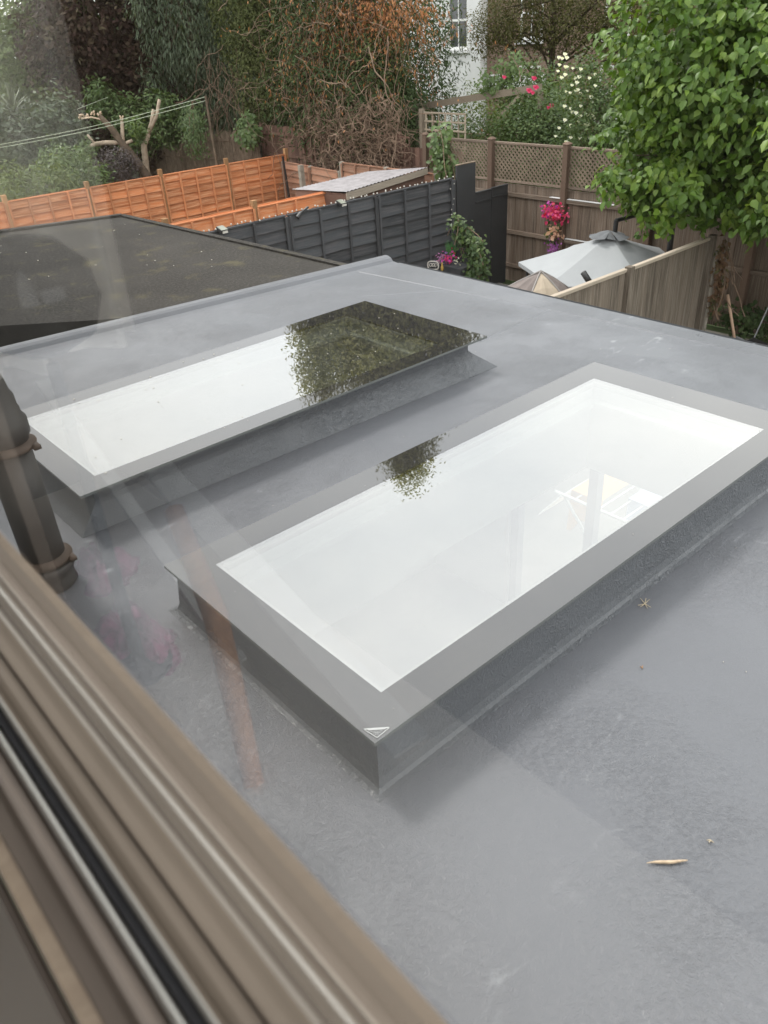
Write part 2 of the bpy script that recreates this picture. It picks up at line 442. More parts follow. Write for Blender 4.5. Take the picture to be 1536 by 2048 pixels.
def rooflight(O, I, base, label, sticker):
    t = thing('rooflight', label, 'rooflight', ((O[0] + O[2]) / 2, (O[1] + O[3]) / 2, 0), 'flat glass rooflights set in the grey roof')
    x0, y0, x1, y1 = O; T = .2
    def ring(o, z): return [(x0 - o, y0 - o, z), (x1 + o, y0 - o, z), (x1 + o, y1 + o, z), (x0 - o, y1 + o, z)]
    loops = [ring(o, z) for o, z in base[0]] + ([base[1]] if base[1] else [])
    m = MB()
    for A, B in zip(loops[:-1], loops[1:]):
        for i in range(4):
            j = (i + 1) % 4
            K = 10
            for q in range(K):
                f0, f1 = q / K, (q + 1) / K
                P = lambda V, W, f: Vector(V).lerp(Vector(W), f)
                m.quad(P(B[i], B[j], f0), P(B[i], B[j], f1), P(A[i], A[j], f1), P(A[i], A[j], f0))
    m.build('upstand', M_grp_rough, t)
    b = MB(); ix0, iy0, ix1, iy1 = I; h = .012
    rects = [(x0, y0, x1, iy0), (x0, iy1, x1, y1), (x0, iy0, ix0, iy1), (ix1, iy0, x1, iy1)]
    for a_ in rects:
        b.quad((a_[0], a_[1], T), (a_[2], a_[1], T), (a_[2], a_[3], T), (a_[0], a_[3], T))
        b.quad((a_[0], a_[1], T - h), (a_[0], a_[3], T - h), (a_[2], a_[3], T - h), (a_[2], a_[1], T - h))
    c4 = ring(0, T); d4 = ring(0, T - h)
    b.build('glass_border', M_frit, t)
    e = MB()
    for i in range(4):
        j = (i + 1) % 4
        e.quad(d4[i], d4[j], c4[j], c4[i])
    e.build('glass_edge', plain('cut_glass_edge', (.14, .15, .145), .3, .6), t)
    p_ = MB(); p_.quad((ix0, iy0, T), (ix1, iy0, T), (ix1, iy1, T), (ix0, iy1, T))
    p_.build('glass_pane', M_glass, t)
    # spacer bar of the sealed unit and the pale trim inside it
    sp = MB(); q = .018; zb, zt = T - .034, T - .013
    sp.box(ix0, iy0, zb, ix1, iy0 + q, zt); sp.box(ix0, iy1 - q, zb, ix1, iy1, zt)
    sp.box(ix0, iy0 + q, zb, ix0 + q, iy1 - q, zt); sp.box(ix1 - q, iy0 + q, zb, ix1, iy1 - q, zt)
    sp.build('spacer_bar', M_alu, t)
    tr = MB(); q2 = .05; zb, zt = T - .12, T - .10
    tr.box(ix0 + .001, iy0 + .001, zb, ix1 - .001, iy0 + q2, zt); tr.box(ix0 + .001, iy1 - q2, zb, ix1 - .001, iy1 - .001, zt)
    tr.box(ix0 + .001, iy0 + q2, zb, ix0 + q2, iy1 - q2, zt); tr.box(ix1 - q2, iy0 + q2, zb, ix1 - .001, iy1 - q2, zt)
    tr.build('inner_trim', M_white, t)
    if sticker:
        s = MB(); z = T + .0015
        A, B_, C_ = Vector((x0 + .010, y0 + .055, z)), Vector((x0 + .062, y0 + .012, z)), Vector((x0 + .016, y0 + .009, z))
        def line(p0, p1, w_):
            d = (p1 - p0).normalized(); n_ = Vector((-d.y, d.x, 0)) * w_ / 2
            s.quad(p0 - n_, p1 - n_, p1 + n_, p0 + n_)
        line(A, B_, .004); line(B_, C_, .0022); line(C_, A, .0022)
        G = (A + B_ + C_) / 3
        a2, b2, c2 = (G.lerp(A, .68), G.lerp(B_, .68), G.lerp(C_, .6))
        line(a2, b2, .0035)
        for f, n in ((.3, 7), (.55, 5), (.78, 3)):
            l0 = a2.lerp(c2, f); l1 = b2.lerp(c2, f)
            for k in range(n):
                line(l0.lerp(l1, (k + .15) / n), l0.lerp(l1, (k + .78) / n), .0018)
        s.build('printed_mark', plain('white_print', (.42, .43, .43), .5), t, label='small white triangular printed mark at the glass corner')
    return t
rooflight(O1, I1, ([(-.03, .188), (-.022, .10), (-.016, .035), (-.008, .010), (.002, .003), (.018, .0008)], None),
          'nearer flat glass rooflight with a small triangular mark at its near corner', True)
rooflight(O2, I2, ([(-.078, .188), (-.078, .118), (-.062, .100)], [(.80, 2.93, .001), (3.345, 2.88, .001), (3.345, 4.05, .001), (.80, 4.05, .001)]),
          'farther flat glass rooflight mirroring a dark tree', False)

# ---- ridge of resin along foot of the nearer upstand
# ---- soil pipe
pp = thing('vent_pipe', 'dark vent pipe with two rusty bands standing on the grey roof', 'vent pipe', (.59, 2.71, 0))
c = (.59, 2.71, 0)
m = MB(); m.lathe(c, [(.084, .0), (.092, .010), (.087, .03), (.086, .06), (.096, .075), (.097, .098), (.089, .104), (.078, .105)], 28); m.build('base_socket', M_pipe, pp, True)
m = MB(); m.lathe(c, [(.076, .10), (.076, .62)], 28); m.build('pipe_body', M_pipe, pp, True)
for z in (.108, .575):
    m = MB(); m.lathe(c, [(.079, z), (.098, z + .006), (.100, z + .016), (.082, z + .03), (.079, z + .032)], 28)
    m.box(.60 + .05, 2.71 - .095, z + .004, .60 + .075, 2.71 - .055, z + .018)
    m.build('pipe_band', M_clip, pp, True)
m = MB(); m.lathe(c, [(.078, .60), (.081, .625), (.09, .63), (.091, .68), (.079, .70), (.078, .72), (.074, .725), (.073, .765), (.064, .785), (.062, .80), (.055, .84), (.03, .862), (.002, .866)], 28)
m.build('cowl', M_pipe, pp, True)

# ---- neighbour's felted roof
nb = thing('neighbour_extension', "neighbour's low extension with a black mineral felt flat roof", 'extension', (2.5, 8, -.1))
F = -.10
pts = [(.1, 7.95), (1.68, 6.57), (2.32, 6.02), (3.0, 5.62), (4.48, 5.50), (4.31, 9.87), (2.96, 10.30), (.1, 11.2)]
m = MB(); m.quad(*[(x, y, F) for x, y in pts]); m.build('felt_roof', M_felt, nb)
m = MB()
for i in range(len(pts)):
    a, b = pts[i], pts[(i + 1) % len(pts)]
    m.quad((*a, F - .17), (*b, F - .17), (*b, F), (*a, F))
m.build('fascia_board', plain('black_fascia', (.035, .033, .03), .6), nb)
m = MB()
for i in range(len(pts)):
    a, b = Vector((*pts[i], 0)), Vector((*pts[(i + 1) % len(pts)], 0)); cc = Vector((2.4, 8.2, 0))
    a = a.lerp(cc, .02); b = b.lerp(cc, .02)
    m.quad((a.x, a.y, GZ), (b.x, b.y, GZ), (b.x, b.y, F - .171), (a.x, a.y, F - .171))
m.build('wall', plain('pale_render_wall', (.55, .53, .5), .8), nb)
m = MB()   # raised felt drip along the two far edges
for a, b in (((2.96, 10.30), (.1, 11.2)), ((4.31, 9.87), (2.96, 10.30))):
    m.beam((*a, F + .012), (*b, F + .012), .09, .03)
m.beam((4.48, 5.5, F + .008), (4.31, 9.87, F + .008), .07, .022)
m.build('edge_strip', M_felt, nb)
m = MB(); m.box(.1, 5.75, -.65, 3.0, 8.0, -.6); m.build('lower_ledge', plain('pale_ledge', (.5, .49, .47), .8), nb)

# ------------------------------------------------------------------ own house: wall, window, room
house = thing('rendered_house', 'pale rendered rear wall of the house around the window', 'house', (0, 0, GZ))
def brickmat(name, c0, c1, mortar, sc=1.0):
    m, N, L, out = newmat(name); b = principled(N, L, out, .85, .2)
    tcn = N.new('ShaderNodeTexCoord'); sx = N.new('ShaderNodeSeparateXYZ'); L.new(tcn.outputs['Object'], sx.inputs[0])
    cb = N.new('ShaderNodeCombineXYZ')
    L.new(math_(N, L, 'ADD', sx.outputs['X'], sx.outputs['Y']), cb.inputs['X']); L.new(sx.outputs['Z'], cb.inputs['Y'])
    br = N.new('ShaderNodeTexBrick'); br.inputs['Scale'].default_value = sc
    br.inputs['Brick Width'].default_value = .225; br.inputs['Row Height'].default_value = .075
    br.inputs['Mortar Size'].default_value = .006
    br.inputs['Color1'].default_value = (*c0, 1); br.inputs['Color2'].default_value = (*c1, 1); br.inputs['Mortar'].default_value = (*mortar, 1)
    L.new(cb.outputs[0], br.inputs['Vector'])
    n = noise(N, L, coords(N, L), .8, 5)
    L.new(mixc(N, L, .5, br.outputs['Color'], ramp(N, L, n, [(.3, tuple(x * .7 for x in c0)), (.7, c1)])), b.inputs['Base Color'])
    bump(N, L, br.outputs['Fac'], b, -.3, .005)
    return m
M_brick = plain('pale_house_render', (.66, .64, .6), .85, .2, 0, .06, 1.5)
m = MB()
WY0, WY1, WZ0, WZ1 = -1.0, .97, CAMZ - .47, CAMZ + .95
m.box(.0, -6, GZ, .1, WY0, 5.2); m.box(.0, WY1, GZ, .1, 11.2, 5.2)
m.box(.0, WY0, GZ, .1, WY1, WZ0); m.box(.0, WY0, WZ1, .1, WY1, 5.2)
m.build('wall', M_brick, house)
# bedroom behind the camera (seen only as a reflection in the pane)
RX, RY0, RY1, RZ0, RZ1 = -2.8, -2.0, 2.1, CAMZ - 1.55, CAMZ + 1.0
m = MB()
m.quad((RX, RY0, RZ0), (RX, RY1, RZ0), (RX, RY1, RZ1), (RX, RY0, RZ1))
m.quad((RX, RY1, RZ0), (-.006, RY1, RZ0), (-.006, RY1, RZ1), (RX, RY1, RZ1))
# wall at low y left out to let more light into the room
m.quad((RX, RY0, RZ1), (RX, RY1, RZ1), (-.006, RY1, RZ1), (-.006, RY0, RZ1))
m.build('room_wall', M_cream, house)
m = MB()
m.box(-.006, WY0, RZ0, -.001, WY1, WZ0 - .002)
m.box(-.07, WY1 + .001, RZ0, -.052, RY1, RZ1); m.box(-.006, RY0, RZ0, -.052, WY0 - .001, RZ1)
m.build('inner_lining', M_cream, house)
m = MB(); m.quad((RX, RY0, RZ0), (-.006, RY0, RZ0), (-.006, RY1, RZ0), (RX, RY1, RZ0))
m.build('room_floor', plain('brown_carpet', (.17, .12, .085), .95, .1), house)
m = MB()
m.box(.0, WY1 - .012, WZ0, .1, WY1 - .0005, WZ1); m.box(.0, WY0 + .0005, WZ0, .1, WY0 + .012, WZ1)
m.box(.0, WY0 + .012, WZ1 - .012, .1, WY1 - .012, WZ1 - .0005)
m.build('window_reveal', M_white, house)

# the window itself: bottom rail profiles drawn out along Y
win = thing('window', 'window in a shade-toned taupe frame seen from indoors, its blurred bottom rail crossing the lower left', 'window', (.07, 0, CAMZ - .46))
ZB = CAMZ - .45
def rail(name, mat, prof, y0=WY0 + .013, y1=WY1 - .013, label=None):
    m = MB(); P = [(x, z) for x, z in prof]
    n = len(P)
    v0 = [(x, y0, ZB + z) for x, z in P]; v1 = [(x, y1, ZB + z) for x, z in P]
    for i in range(n):
        j = (i + 1) % n; m.quad(v0[i], v1[i], v1[j], v0[j])
    m.quad(*v0[::-1]); m.quad(*v1)
    return m.build(name, mat, win, label=label)
# outer frame: from the pane out to the drip edge
rail('outer_frame', M_rail, [(.076, -.03), (.147, -.03), (.147, -.004), (.144, .001), (.124, .002), (.1175, .0025), (.1165, .0025), (.103, .0027), (.1015, .0032), (.080, .0035), (.076, .0035)])
rail('glazing_bead', plain('pale_bead', (.40, .35, .29), .4), [(.1155, .0028), (.1172, .0028), (.1172, .0042), (.1155, .0042)])
rail('inner_frame', M_rail, [(.0565, -.03), (.0745, -.03), (.0745, .000), (.0715, .0000), (.069, .0012), (.0655, .0020), (.062, .0012), (.0590, -.0005), (.0565, -.0008)])
rail('track_lip', plain('dull_track', (.34, .32, .29), .5), [(.0530, -.03), (.0562, -.03), (.0562, .003), (.0548, .0042), (.0530, .003)])
rail('brush_seal', plain('dark_grey_seal', (.085, .085, .095), .7), [(.0470, -.04), (.0528, -.04), (.0528, -.006), (.0470, -.008)])
rail('dark_gap', M_gap, [(.0432, -.05), (.0468, -.05), (.0468, -.030), (.0432, -.030)])
rail('inner_lip', M_alu, [(.0385, -.03), (.0430, -.03), (.0430, .001), (.0408, .0030), (.0385, .001)])
rail('inner_rail', plain('mauve_grey_rail', (.19, .155, .13), .38), [(.0112, -.03), (.0382, -.03), (.0382, -.005), (.033, -.002), (.029, .003), (.0255, .003), (.021, -.003), (.0112, -.006)])
rail('inner_sill', M_sill, [(.001, -.03), (.0110, -.03), (.0110, -.007), (.001, -.007)], WY0 + .02, WY1 - .02)
m = MB(); m.quad((.075, WY0 + .013, ZB + .012), (.075, WY1 - .013, ZB + .012), (.075, WY1 - .013, WZ1 - .013), (.075, WY0 + .013, WZ1 - .013))
m.build('pane', M_pane, win)
m = MB()
for y in (WY0 + .04, WY1 - .04): m.box(.05, y - .025, ZB + .013, .1, y + .025, WZ1 - .014)
m.build('side_frame', M_rail, win)

# reflected room contents
cur = MB(); nx = 60
for i in range(nx):
    x0, x1 = -.09 - .34 * i / nx, -.09 - .34 * (i + 1) / nx
    f = lambda x: 1.36 + .05 * math.sin(x * 88) * (.6 + .4 * math.sin(x * 23)) + .03 * math.sin(x * 41 + 1)
    cur.quad((x0, f(x0), CAMZ - .46), (x1, f(x1), CAMZ - .46), (x1, f(x1), CAMZ + .92), (x0, f(x0), CAMZ + .92))
tag(cur.build('curtain', plain('off_white_curtain', (.93, .89, .84), .8, .1, 0, .05, 3), None, True), 'pale pleated curtain mirrored faintly in the window pane at upper left', 'curtain')
ZD = CAMZ - 1.0
dk = thing('desk', 'pale tan desk top under the window, seen mirrored in the pane', 'desk', (-.27, .4, RZ0))
m = MB(); m.box(-.526, -.95, ZD - .03, -.012, 1.95, ZD); m.build('desk_top', plain('pale_desk_top', (.86, .80, .73), .6, .3, 0, .08, 2), dk)
m = MB()
for y in (-.85, 1.85):
    m = MB(); m.box(-.48, y - .02, RZ0, -.06, y + .02, ZD - .031); m.build('side_panel', M_sill, dk)
m = MB(); m.tube([(-.200, .780, ZD + .001), (-.24, .87, ZD + .12), (-.30, 1.01, ZD + .15 + .0), (-.345, 1.19, ZD + .27)], [.016, .019, .022, .018], 12)
tag(m.build('curved_wooden_arm', wood('orange_wood', (.50, .22, .09), (.72, .38, .2)), None, True), 'curved orange-brown wooden lamp arm mirrored in the pane left of the nearer rooflight', 'lamp arm')
m = MB(); m.beam((-.336, 1.03, ZD + .006), (-.343, 1.74, ZD + .37), .03, .012)
tag(m.build('pale_lath', plain('pale_lath', (.88, .87, .85), .8)), 'pale slanting lath mirrored in the pane between the pipe and the nearer rooflight', 'lath')
m = MB(); m.beam((-.426, .66, ZD + .006), (-.50, 1.60, ZD + .14), .07, .010)
tag(m.build('pale_strip', plain('pale_strip', (.88, .87, .85), .8)), 'broad pale strip of card mirrored in the pane across the nearer rooflight corner', 'card')
la = thing('desk_lamp', 'round dark desk lamp mirrored in the pane over the felt roof', 'lamp', (-.2, 1.16, ZD))
m = MB(); m.lathe((-.20, 1.16, ZD + .001), [(.06, 0), (.06, .012), (.012, .02), (.010, .60)], 16); m.build('stem', M_dark, la, True)
m = MB(); m.lathe((-.20, 1.16, ZD + .62), [(.03, 0), (.075, .025), (.092, .07), (.085, .12), (.05, .155), (.01, .165)], 20); m.build('lamp_shade', plain('glossy_black', (.02, .02, .022), .12, .6), la, True)
def cloth_heap(c, rx, ry, h, seed, ring=0):
    r = random.Random(seed); ph = [r.uniform(0, 6.28) for _ in range(6)]; m = MB(); K, J = 30, 9
    def q(i, j):
        a = 2 * math.pi * i / K; v_ = j / J
        rr = (1 + .22 * math.sin(3 * a + ph[0]) + .14 * math.sin(5 * a + ph[1]) + .08 * math.sin(9 * a + ph[2])) * v_
        z = h * (math.cos(v_ * math.pi / 2) if not ring else math.sin(min(1, v_ * 1.15) * math.pi) * .9 + .1 * (1 - v_))
        z *= 1 + .45 * math.sin(7 * a + ph[3] + v_ * 5) * v_ + .2 * math.sin(12 * a + ph[4])
        return (c[0] + rx * rr * math.cos(a), c[1] + ry * rr * math.sin(a), c[2] + max(z, .002))
    for i in range(K):
        for j in range(J): m.quad(q(i, j), q(i, j + 1), q(i + 1, j + 1), q(i + 1, j))
    return m
M_pinkc = plain('dull_pink_cloth', (.62, .17, .34), .9, .1, 0, .5, 22)
tag(cloth_heap((-.22, 1.24, ZD), .075, .12, .055, 3, 1).build('pink_cloth', M_pinkc, None, True), 'crumpled dull pink cloth on the desk mirrored in the pane beside the pipe base', 'cloth', 'pink cloths on the desk')
tag(cloth_heap((-.285, 1.50, ZD), .06, .09, .05, 5, 1).build('pink_cloth', M_pinkc, None, True), 'small ring of pink cloth on the desk mirrored just above the larger cloth', 'cloth', 'pink cloths on the desk')

# ------------------------------------------------------------------ fences
def wavy_board_mesh(name, mat, seed, nseg=9, wave=.012):
    """unit board: length 1 along X, height 1 along Z (0..1), thickness 1 along Y; the lower edge waves"""
    r = random.Random(seed); m = MB()
    up_ = [0.98 + r.uniform(-1, 1) * .02 for _ in range(nseg + 1)]
    lo_ = [r.uniform(-1, 1) * wave * 6 for _ in range(nseg + 1)]
    lo_ = [(lo_[max(0, i-1)] + lo_[i] + lo_[min(nseg, i+1)]) / 3 for i in range(nseg + 1)]
    for i in range(nseg + 1):
        x = i / nseg
        m.v += [(x, 0, lo_[i]), (x, 1, lo_[i]), (x, 1, up_[i]), (x, 0, up_[i])]
    for i in range(nseg):
        a = i * 4; b = a + 4
        for k in range(4):
            l = (k + 1) % 4
            m.f.append((a + k, b + k, b + l, a + l)[::-1])
    m.f.append((0, 1, 2, 3)); e = nseg * 4; m.f.append((e + 3, e + 2, e + 1, e))
    me = m.mesh(name); me.materials.append(mat); return me

def unit_box(name, mat, bev=0.04):
    m = MB(); q = bev
    # slightly chamfered long edges on a unit section
    sec = [(q, 0), (1 - q, 0), (1, q), (1, 1 - q), (1 - q, 1), (q, 1), (0, 1 - q), (0, q)]
    m.v = [(0, y, z) for y, z in sec] + [(1, y, z) for y, z in sec]
    n = 8
    for i in range(n):
        j = (i + 1) % n; m.f.append((i, j, j + n, i + n)[::-1])
    m.f.append(tuple(range(n))); m.f.append(tuple(range(n, 2 * n))[::-1])
    me = m.mesh(name); me.materials.append(mat); return me

def place_box(mesh, name, parent, a, b, wy, hz, yaxis, zaxis, label=None):
    """unit_box laid from a to b; section wy along yaxis, hz along zaxis, centred on the line"""
    a = Vector(a); b = Vector(b); ya = Vector(yaxis).normalized(); za = Vector(zaxis).normalized()
    org = a - ya * wy / 2 - za * hz / 2
    return inst(mesh, name, parent, frame_mat(org, b - a, ya * wy, za * hz), label)

def lap_fence(root, p0, p1, zt, zb, npan, nbat, nb, bmat, pmat, side, capw=.05, panel_gap=.0, post=True, post_h=.14, nfirst=0):
    """overlap panels from p0 to p1; 'side' is the unit vector towards the viewer"""
    p0 = Vector((*p0, 0)); p1 = Vector((*p1, 0)); d = (p1 - p0); Lt = d.length; d.normalize(); sd_ = Vector(side)
    Z = Vector((0, 0, 1))
    bm = [wavy_board_mesh('board', bmat, 100 + k + int(Lt * 10)) for k in range(5)]
    ub = unit_box('batten', bmat); up_ = unit_box('post', pmat, .06)
    pl = Lt / npan; bh = (zt - zb) / nb
    for i in range(npan):
        s0 = p0 + d * (pl * i + .03); s1 = p0 + d * (pl * (i + 1) - .03)
        for k in range(nb):
            z = zb + bh * k
            tilt = .045
            axz = Z * (bh * 1.12) - sd_ * tilt
            org = s0 + Z * z + sd_ * (.034 + rnd.uniform(-.002, .004))
            dz = rnd.uniform(-.006, .006)
            inst(bm[rnd.randrange(5)], 'board', root, frame_mat(org + Z * dz, s1 - s0, -sd_ * .012, axz))
        for q in range(nbat):
            f = q / (nbat - 1); c_ = s0.lerp(s1, f * .985 + .0075)
            place_box(ub, 'batten', root, c_ + Z * zb + sd_ * .052, c_ + Z * (zt - .012) + sd_ * .052, .042, .024, d, sd_)
        place_box(ub, 'cap_rail', root, s0 + Z * zt - d * .01, s1 + Z * zt + d * .01, capw, .022, sd_, Z)
    if post:
        for i in range(npan + 1):
            c_ = p0 + d * pl * i
            place_box(up_, 'post', root, c_ + Z * GZ, c_ + Z * (zt + post_h), .095, .095, d, sd_)

fo = thing('orange_fence', 'long orange overlap panel fence running behind the felt roof', 'fence', (6, 18.6, GZ))
lap_fence(fo, (1.95, 18.62), (12.97, 18.62), -1.02, GZ + .05, 6, 5, 11, M_orange, M_orangepost, (0, -1, 0))
# right-angle run of paler reddish panels at the garden end
fp = thing('reddish_fence', 'weathered reddish overlap fence between the orange fence and the shed', 'fence', (12.5, 15, GZ))
lap_fence(fp, (12.75, 18.45), (12.45, 15.75), -1.17, GZ + .05, 2, 2, 11, M_pink, M_concrete, (-1, 0, 0), .03, post_h=.02)
lap_fence(fp, (12.42, 15.6), (12.35, 12.4), -.95, GZ + .05, 2, 4, 11, M_pink, M_concrete, (-1, 0, 0), .05, post_h=.02)
m = MB(); m.beam((12.55, 18.0, GZ), (12.5, 18.1, -.98), .045, .045)
m.build('metal_pole', M_dark, fp)
m = MB(); m.beam((12.42, 17.2, GZ), (12.42, 17.25, -1.12), .10, .12, (1, 0, 0)); m.build('post', M_concrete, fp)
fo2 = thing('short_orange_fence', 'short bright orange fence length rising just behind the charcoal fence', 'fence', (7.8, 13.1, GZ))
lap_fence(fo2, (6.45, 13.08), (10.1, 13.08), -1.0, GZ + .05, 2, 5, 5, M_orange, M_orangepost, (0, -1, 0), .055, post_h=.13)
for o in list(fo2.children):      # the run stops short of its last post
    if o.location.x + fo2.location.x > 9.3: bpy.data.objects.remove(o)
for o in list(fo2.children):
    if o.name.startswith('board') or o.name.startswith('cap_rail'):
        m4 = o.matrix_local.copy(); ex = m4.to_3x3().col[0]; xs0 = m4.translation.x + fo2.location.x
        if xs0 + ex.x > 9.25:
            s_ = (9.25 - xs0) / ex.x
            sc = Matrix.Diagonal((s_, 1, 1, 1)); o.matrix_local = m4 @ sc

YD = 10.63
fd = thing('charcoal_fence', 'charcoal painted overlap fence topped with tiny white bulbs', 'fence', (8, YD, GZ))
lap_fence(fd, (5.43, YD), (10.98, YD), -.69, GZ + .05, 3, 4, 12, M_darkfence, M_darkfence, (0, -1, 0), .06, post_h=-.03)
# tiny bulbs strung along the top and down the end
sl = thing('string_lights', 'string of tiny white bulbs draped along the top of the charcoal fence', 'string lights', (8, YD - .04, -.68))
m = MB(); pts_ = [(5.7 + i * .105, YD - .04 + rnd.uniform(-.012, .012), -.665 + rnd.uniform(-.012, .010)) for i in range(51)]
pts_ += [(10.93 + rnd.uniform(-.025, .025), YD - .05, -.70 - i * .088) for i in range(1, 11)]
m.tube(pts_, .0035, 4); m.build('wire', M_dark, sl)
bm_ = MB(); bm_.lathe((0, 0, 0), [(.004, .0), (.011, .006), (.013, .014), (.009, .023), (.002, .026)], 8)
bme = bm_.mesh('bulb'); bme.materials.append(M_bulb); bme.shade_smooth()
for p_ in pts_:
    q = Vector(p_) + Vector((rnd.uniform(-.045, .045), rnd.uniform(-.015, .015), rnd.uniform(-.002, .014)))
    inst(bme, 'bulb', sl, Matrix.Translation(q) @ Matrix.Rotation(rnd.uniform(-.8, .8), 4, 'X'))
def solar(x, lab, c=(.25, .26, .22)):
    t = thing('solar_light', lab, 'solar light', (x, YD - .05, -.66), 'solar lights on the charcoal fence')
    y0, y1, z = YD - .13, YD - .01, -.70
    m = MB(); m.hexa([(x-.06, y0, z), (x+.06, y0, z), (x+.06, y1, z + .03), (x-.06, y1, z + .03)],
                     [(x-.06, y0 - .02, z + .03), (x+.06, y0 - .02, z + .03), (x+.06, y1, z + .07), (x-.06, y1, z + .07)])
    m.build('lamp_body', M_dark, t)
    m = MB(); m.quad((x-.053, y0 - .015, z + .034), (x+.053, y0 - .015, z + .034), (x+.053, y1 - .008, z + .075), (x-.053, y1 - .008, z + .075)); m.build('solar_panel', plain('solar_cell', c, .25, .5), t)
    m = MB(); m.box(x-.04, y0 - .03, z - .012, x+.04, y0 - .008, z + .018); m.build('lens', M_bulb, t)
solar(6.08, 'small solar light on the charcoal fence where it meets the felt roof')
solar(8.33, 'small solar light on the charcoal fence near the shed corner')
t = thing('spike_lamp', 'slim dark lamp lying on the top of the charcoal fence between the two solar lights', 'lamp', (7.55, YD, -.68))
m = MB(); m.beam((7.47, YD - .06, -.71), (7.69, YD - .04, -.63), .026, .026); m.build('lamp_arm', M_dark, t)
m = MB(); m.tube([(7.44, YD - .07, -.745), (7.52, YD - .07, -.685)], [.04, .03], 10); m.build('lamp_head', M_dark, t)

# tall board and dark panels at the end
t = thing('dark_panel_screen', 'tall flat charcoal boards screening the corner beyond the charcoal fence', 'screen', (11.7, YD, GZ))
m = MB(); m.box(11.06, YD - .05, GZ, 11.55, YD - .01, -.49); m.build('board', M_darkpanel, t)
m = MB(); m.box(11.055, YD - .055, -.489, 11.555, YD - .005, -.474); m.build('board_cap', M_lattice, t)
for x0, x1, zt in ((11.57, 12.02, -1.02), (12.035, 12.5, -1.005)):
    m = MB(); m.box(x0, YD - .03, GZ, x1, YD, zt); m.build('board', M_darkpanel, t)
    m = MB(); m.box(x0 + .01, YD - .045, zt - .19, x1 - .01, YD - .0305, zt - .165); m.box(x0 + .01, YD - .045, zt - .02, x1 - .01, YD - .0305, zt - .002); m.build('batten', M_darkpanel, t)

# brown closeboard fence with diagonal lattice on top
fb = thing('brown_lattice_fence', 'brown closeboard fence with diagonal lattice top and tall posts', 'fence', (12.6, 8, GZ))
ub = unit_box('board', M_brown, .12); y = 12.1; XF = 12.6
bmats = [ub]
while y > 2.2:
    w_ = .105
    jit = rnd.uniform(-.011, .011)
    place_box(ub, 'board', fb, (XF + jit, y, GZ + .02), (XF + jit * .5, y, -1.02), w_ + .004, .018, (0, 1, 0), (1, 0, 0))
    y -= w_
upst = unit_box('post', M_brownpost, .05); urail = unit_box('rail', M_brown, .08)
posts = [12.88, 11.06, 9.28, 7.48, 5.66, 3.84]
for y in posts:
    place_box(upst, 'post', fb, (XF - .07, y, GZ), (XF - .07, y, -.24), .11, .11, (0, 1, 0), (1, 0, 0))
    m = MB(); m.hexa([(XF-.14, y-.07, -.24), (XF, y-.07, -.24), (XF, y+.07, -.24), (XF-.14, y+.07, -.24)], [(XF-.1, y-.03, -.205), (XF-.04, y-.03, -.205), (XF-.04, y+.03, -.205), (XF-.1, y+.03, -.205)])
    m.build('post_cap', M_brownpost, fb)
for a, b in zip(posts[:-1], posts[1:]):
    for z in (-1.20, -1.90, -2.55):
        place_box(urail, 'rail', fb, (XF - .05, a - .055, z), (XF - .05, b + .055, z), .06, .075, (1, 0, 0), (0, 0, 1))
    for z in (-.30, -.97):
        place_box(urail, 'rail', fb, (XF - .035, a - .055, z), (XF - .035, b + .055, z), .045, .04, (1, 0, 0), (0, 0, 1))
    # lattice slats clipped to the bay
    la = MB(); y0, y1, z0, z1 = b + .055, a - .055, -.95, -.32
    H = z1 - z0; st = .095
    for s_, xo in ((1, -.006), (-1, .004)):
        c0 = y0 - H
        while c0 < y1 + H:
            ya, za, yb, zb_ = (c0, z0, c0 + H, z1) if s_ > 0 else (c0 + H, z0, c0, z1)
            def clip(ya, za, yb, zb_):
                t0, t1 = 0, 1; dy = yb - ya
                for lim, sg in ((y0, 1), (y1, -1)):
                    fa = (ya - lim) * sg; fb_ = (yb - lim) * sg
                    if fa < 0 and fb_ < 0: return None
                    if fa < 0: t0 = max(t0, fa / (fa - fb_))
                    if fb_ < 0: t1 = min(t1, fa / (fa - fb_))
                if t1 - t0 < .03: return None
                return (ya + dy * t0, za + (zb_ - za) * t0, ya + dy * t1, za + (zb_ - za) * t1)
            r4 = clip(ya, za, yb, zb_)
            if r4: la.beam((XF - .035 + xo, r4[0], r4[1]), (XF - .035 + xo, r4[2], r4[3]), .030, .008, (1, 0, 0))
            c0 += st
    la.build('lattice', M_lattice, fb, kind='stuff')

# weathered closeboard fence at right, top edge rising away
fr = thing('weathered_fence', 'weathered grey closeboard fence with a bleached top rail beside the parasol', 'fence', (9, 5.62, GZ))
ub2 = unit_box('board', M_weath, .12); x = 4.75
while x < 11.0:
    j_ = rnd.uniform(-.012, .012)
    place_box(ub2, 'board', fr, (x, 5.62 + j_, GZ + .02), (x, 5.62 + j_ * .3, -1.12), .112, .02, (1, 0, 0), (0, 1, 0)); x += .107
ucap = unit_box('cap_rail', M_weathcap, .1); upo = unit_box('post', M_weath, .05)
for a, b in ((4.7, 6.9), (6.92, 9.0), (9.02, 11.02)):
    place_box(ucap, 'cap_rail', fr, (a, 5.62, -1.10 + rnd.uniform(-.01, .01)), (b, 5.62, -1.10), .065, .045, (0, 1, 0), (0, 0, 1))
for x in (6.9, 9.02, 11.08):
    place_box(upo, 'post', fr, (x, 5.585, GZ), (x, 5.585, -1.055), .10, .09, (1, 0, 0), (0, 1, 0))
m = MB(); m.box(11.14, 5.52, GZ, 11.2, 5.68, -1.3); m.build('post', M_concrete, fr)

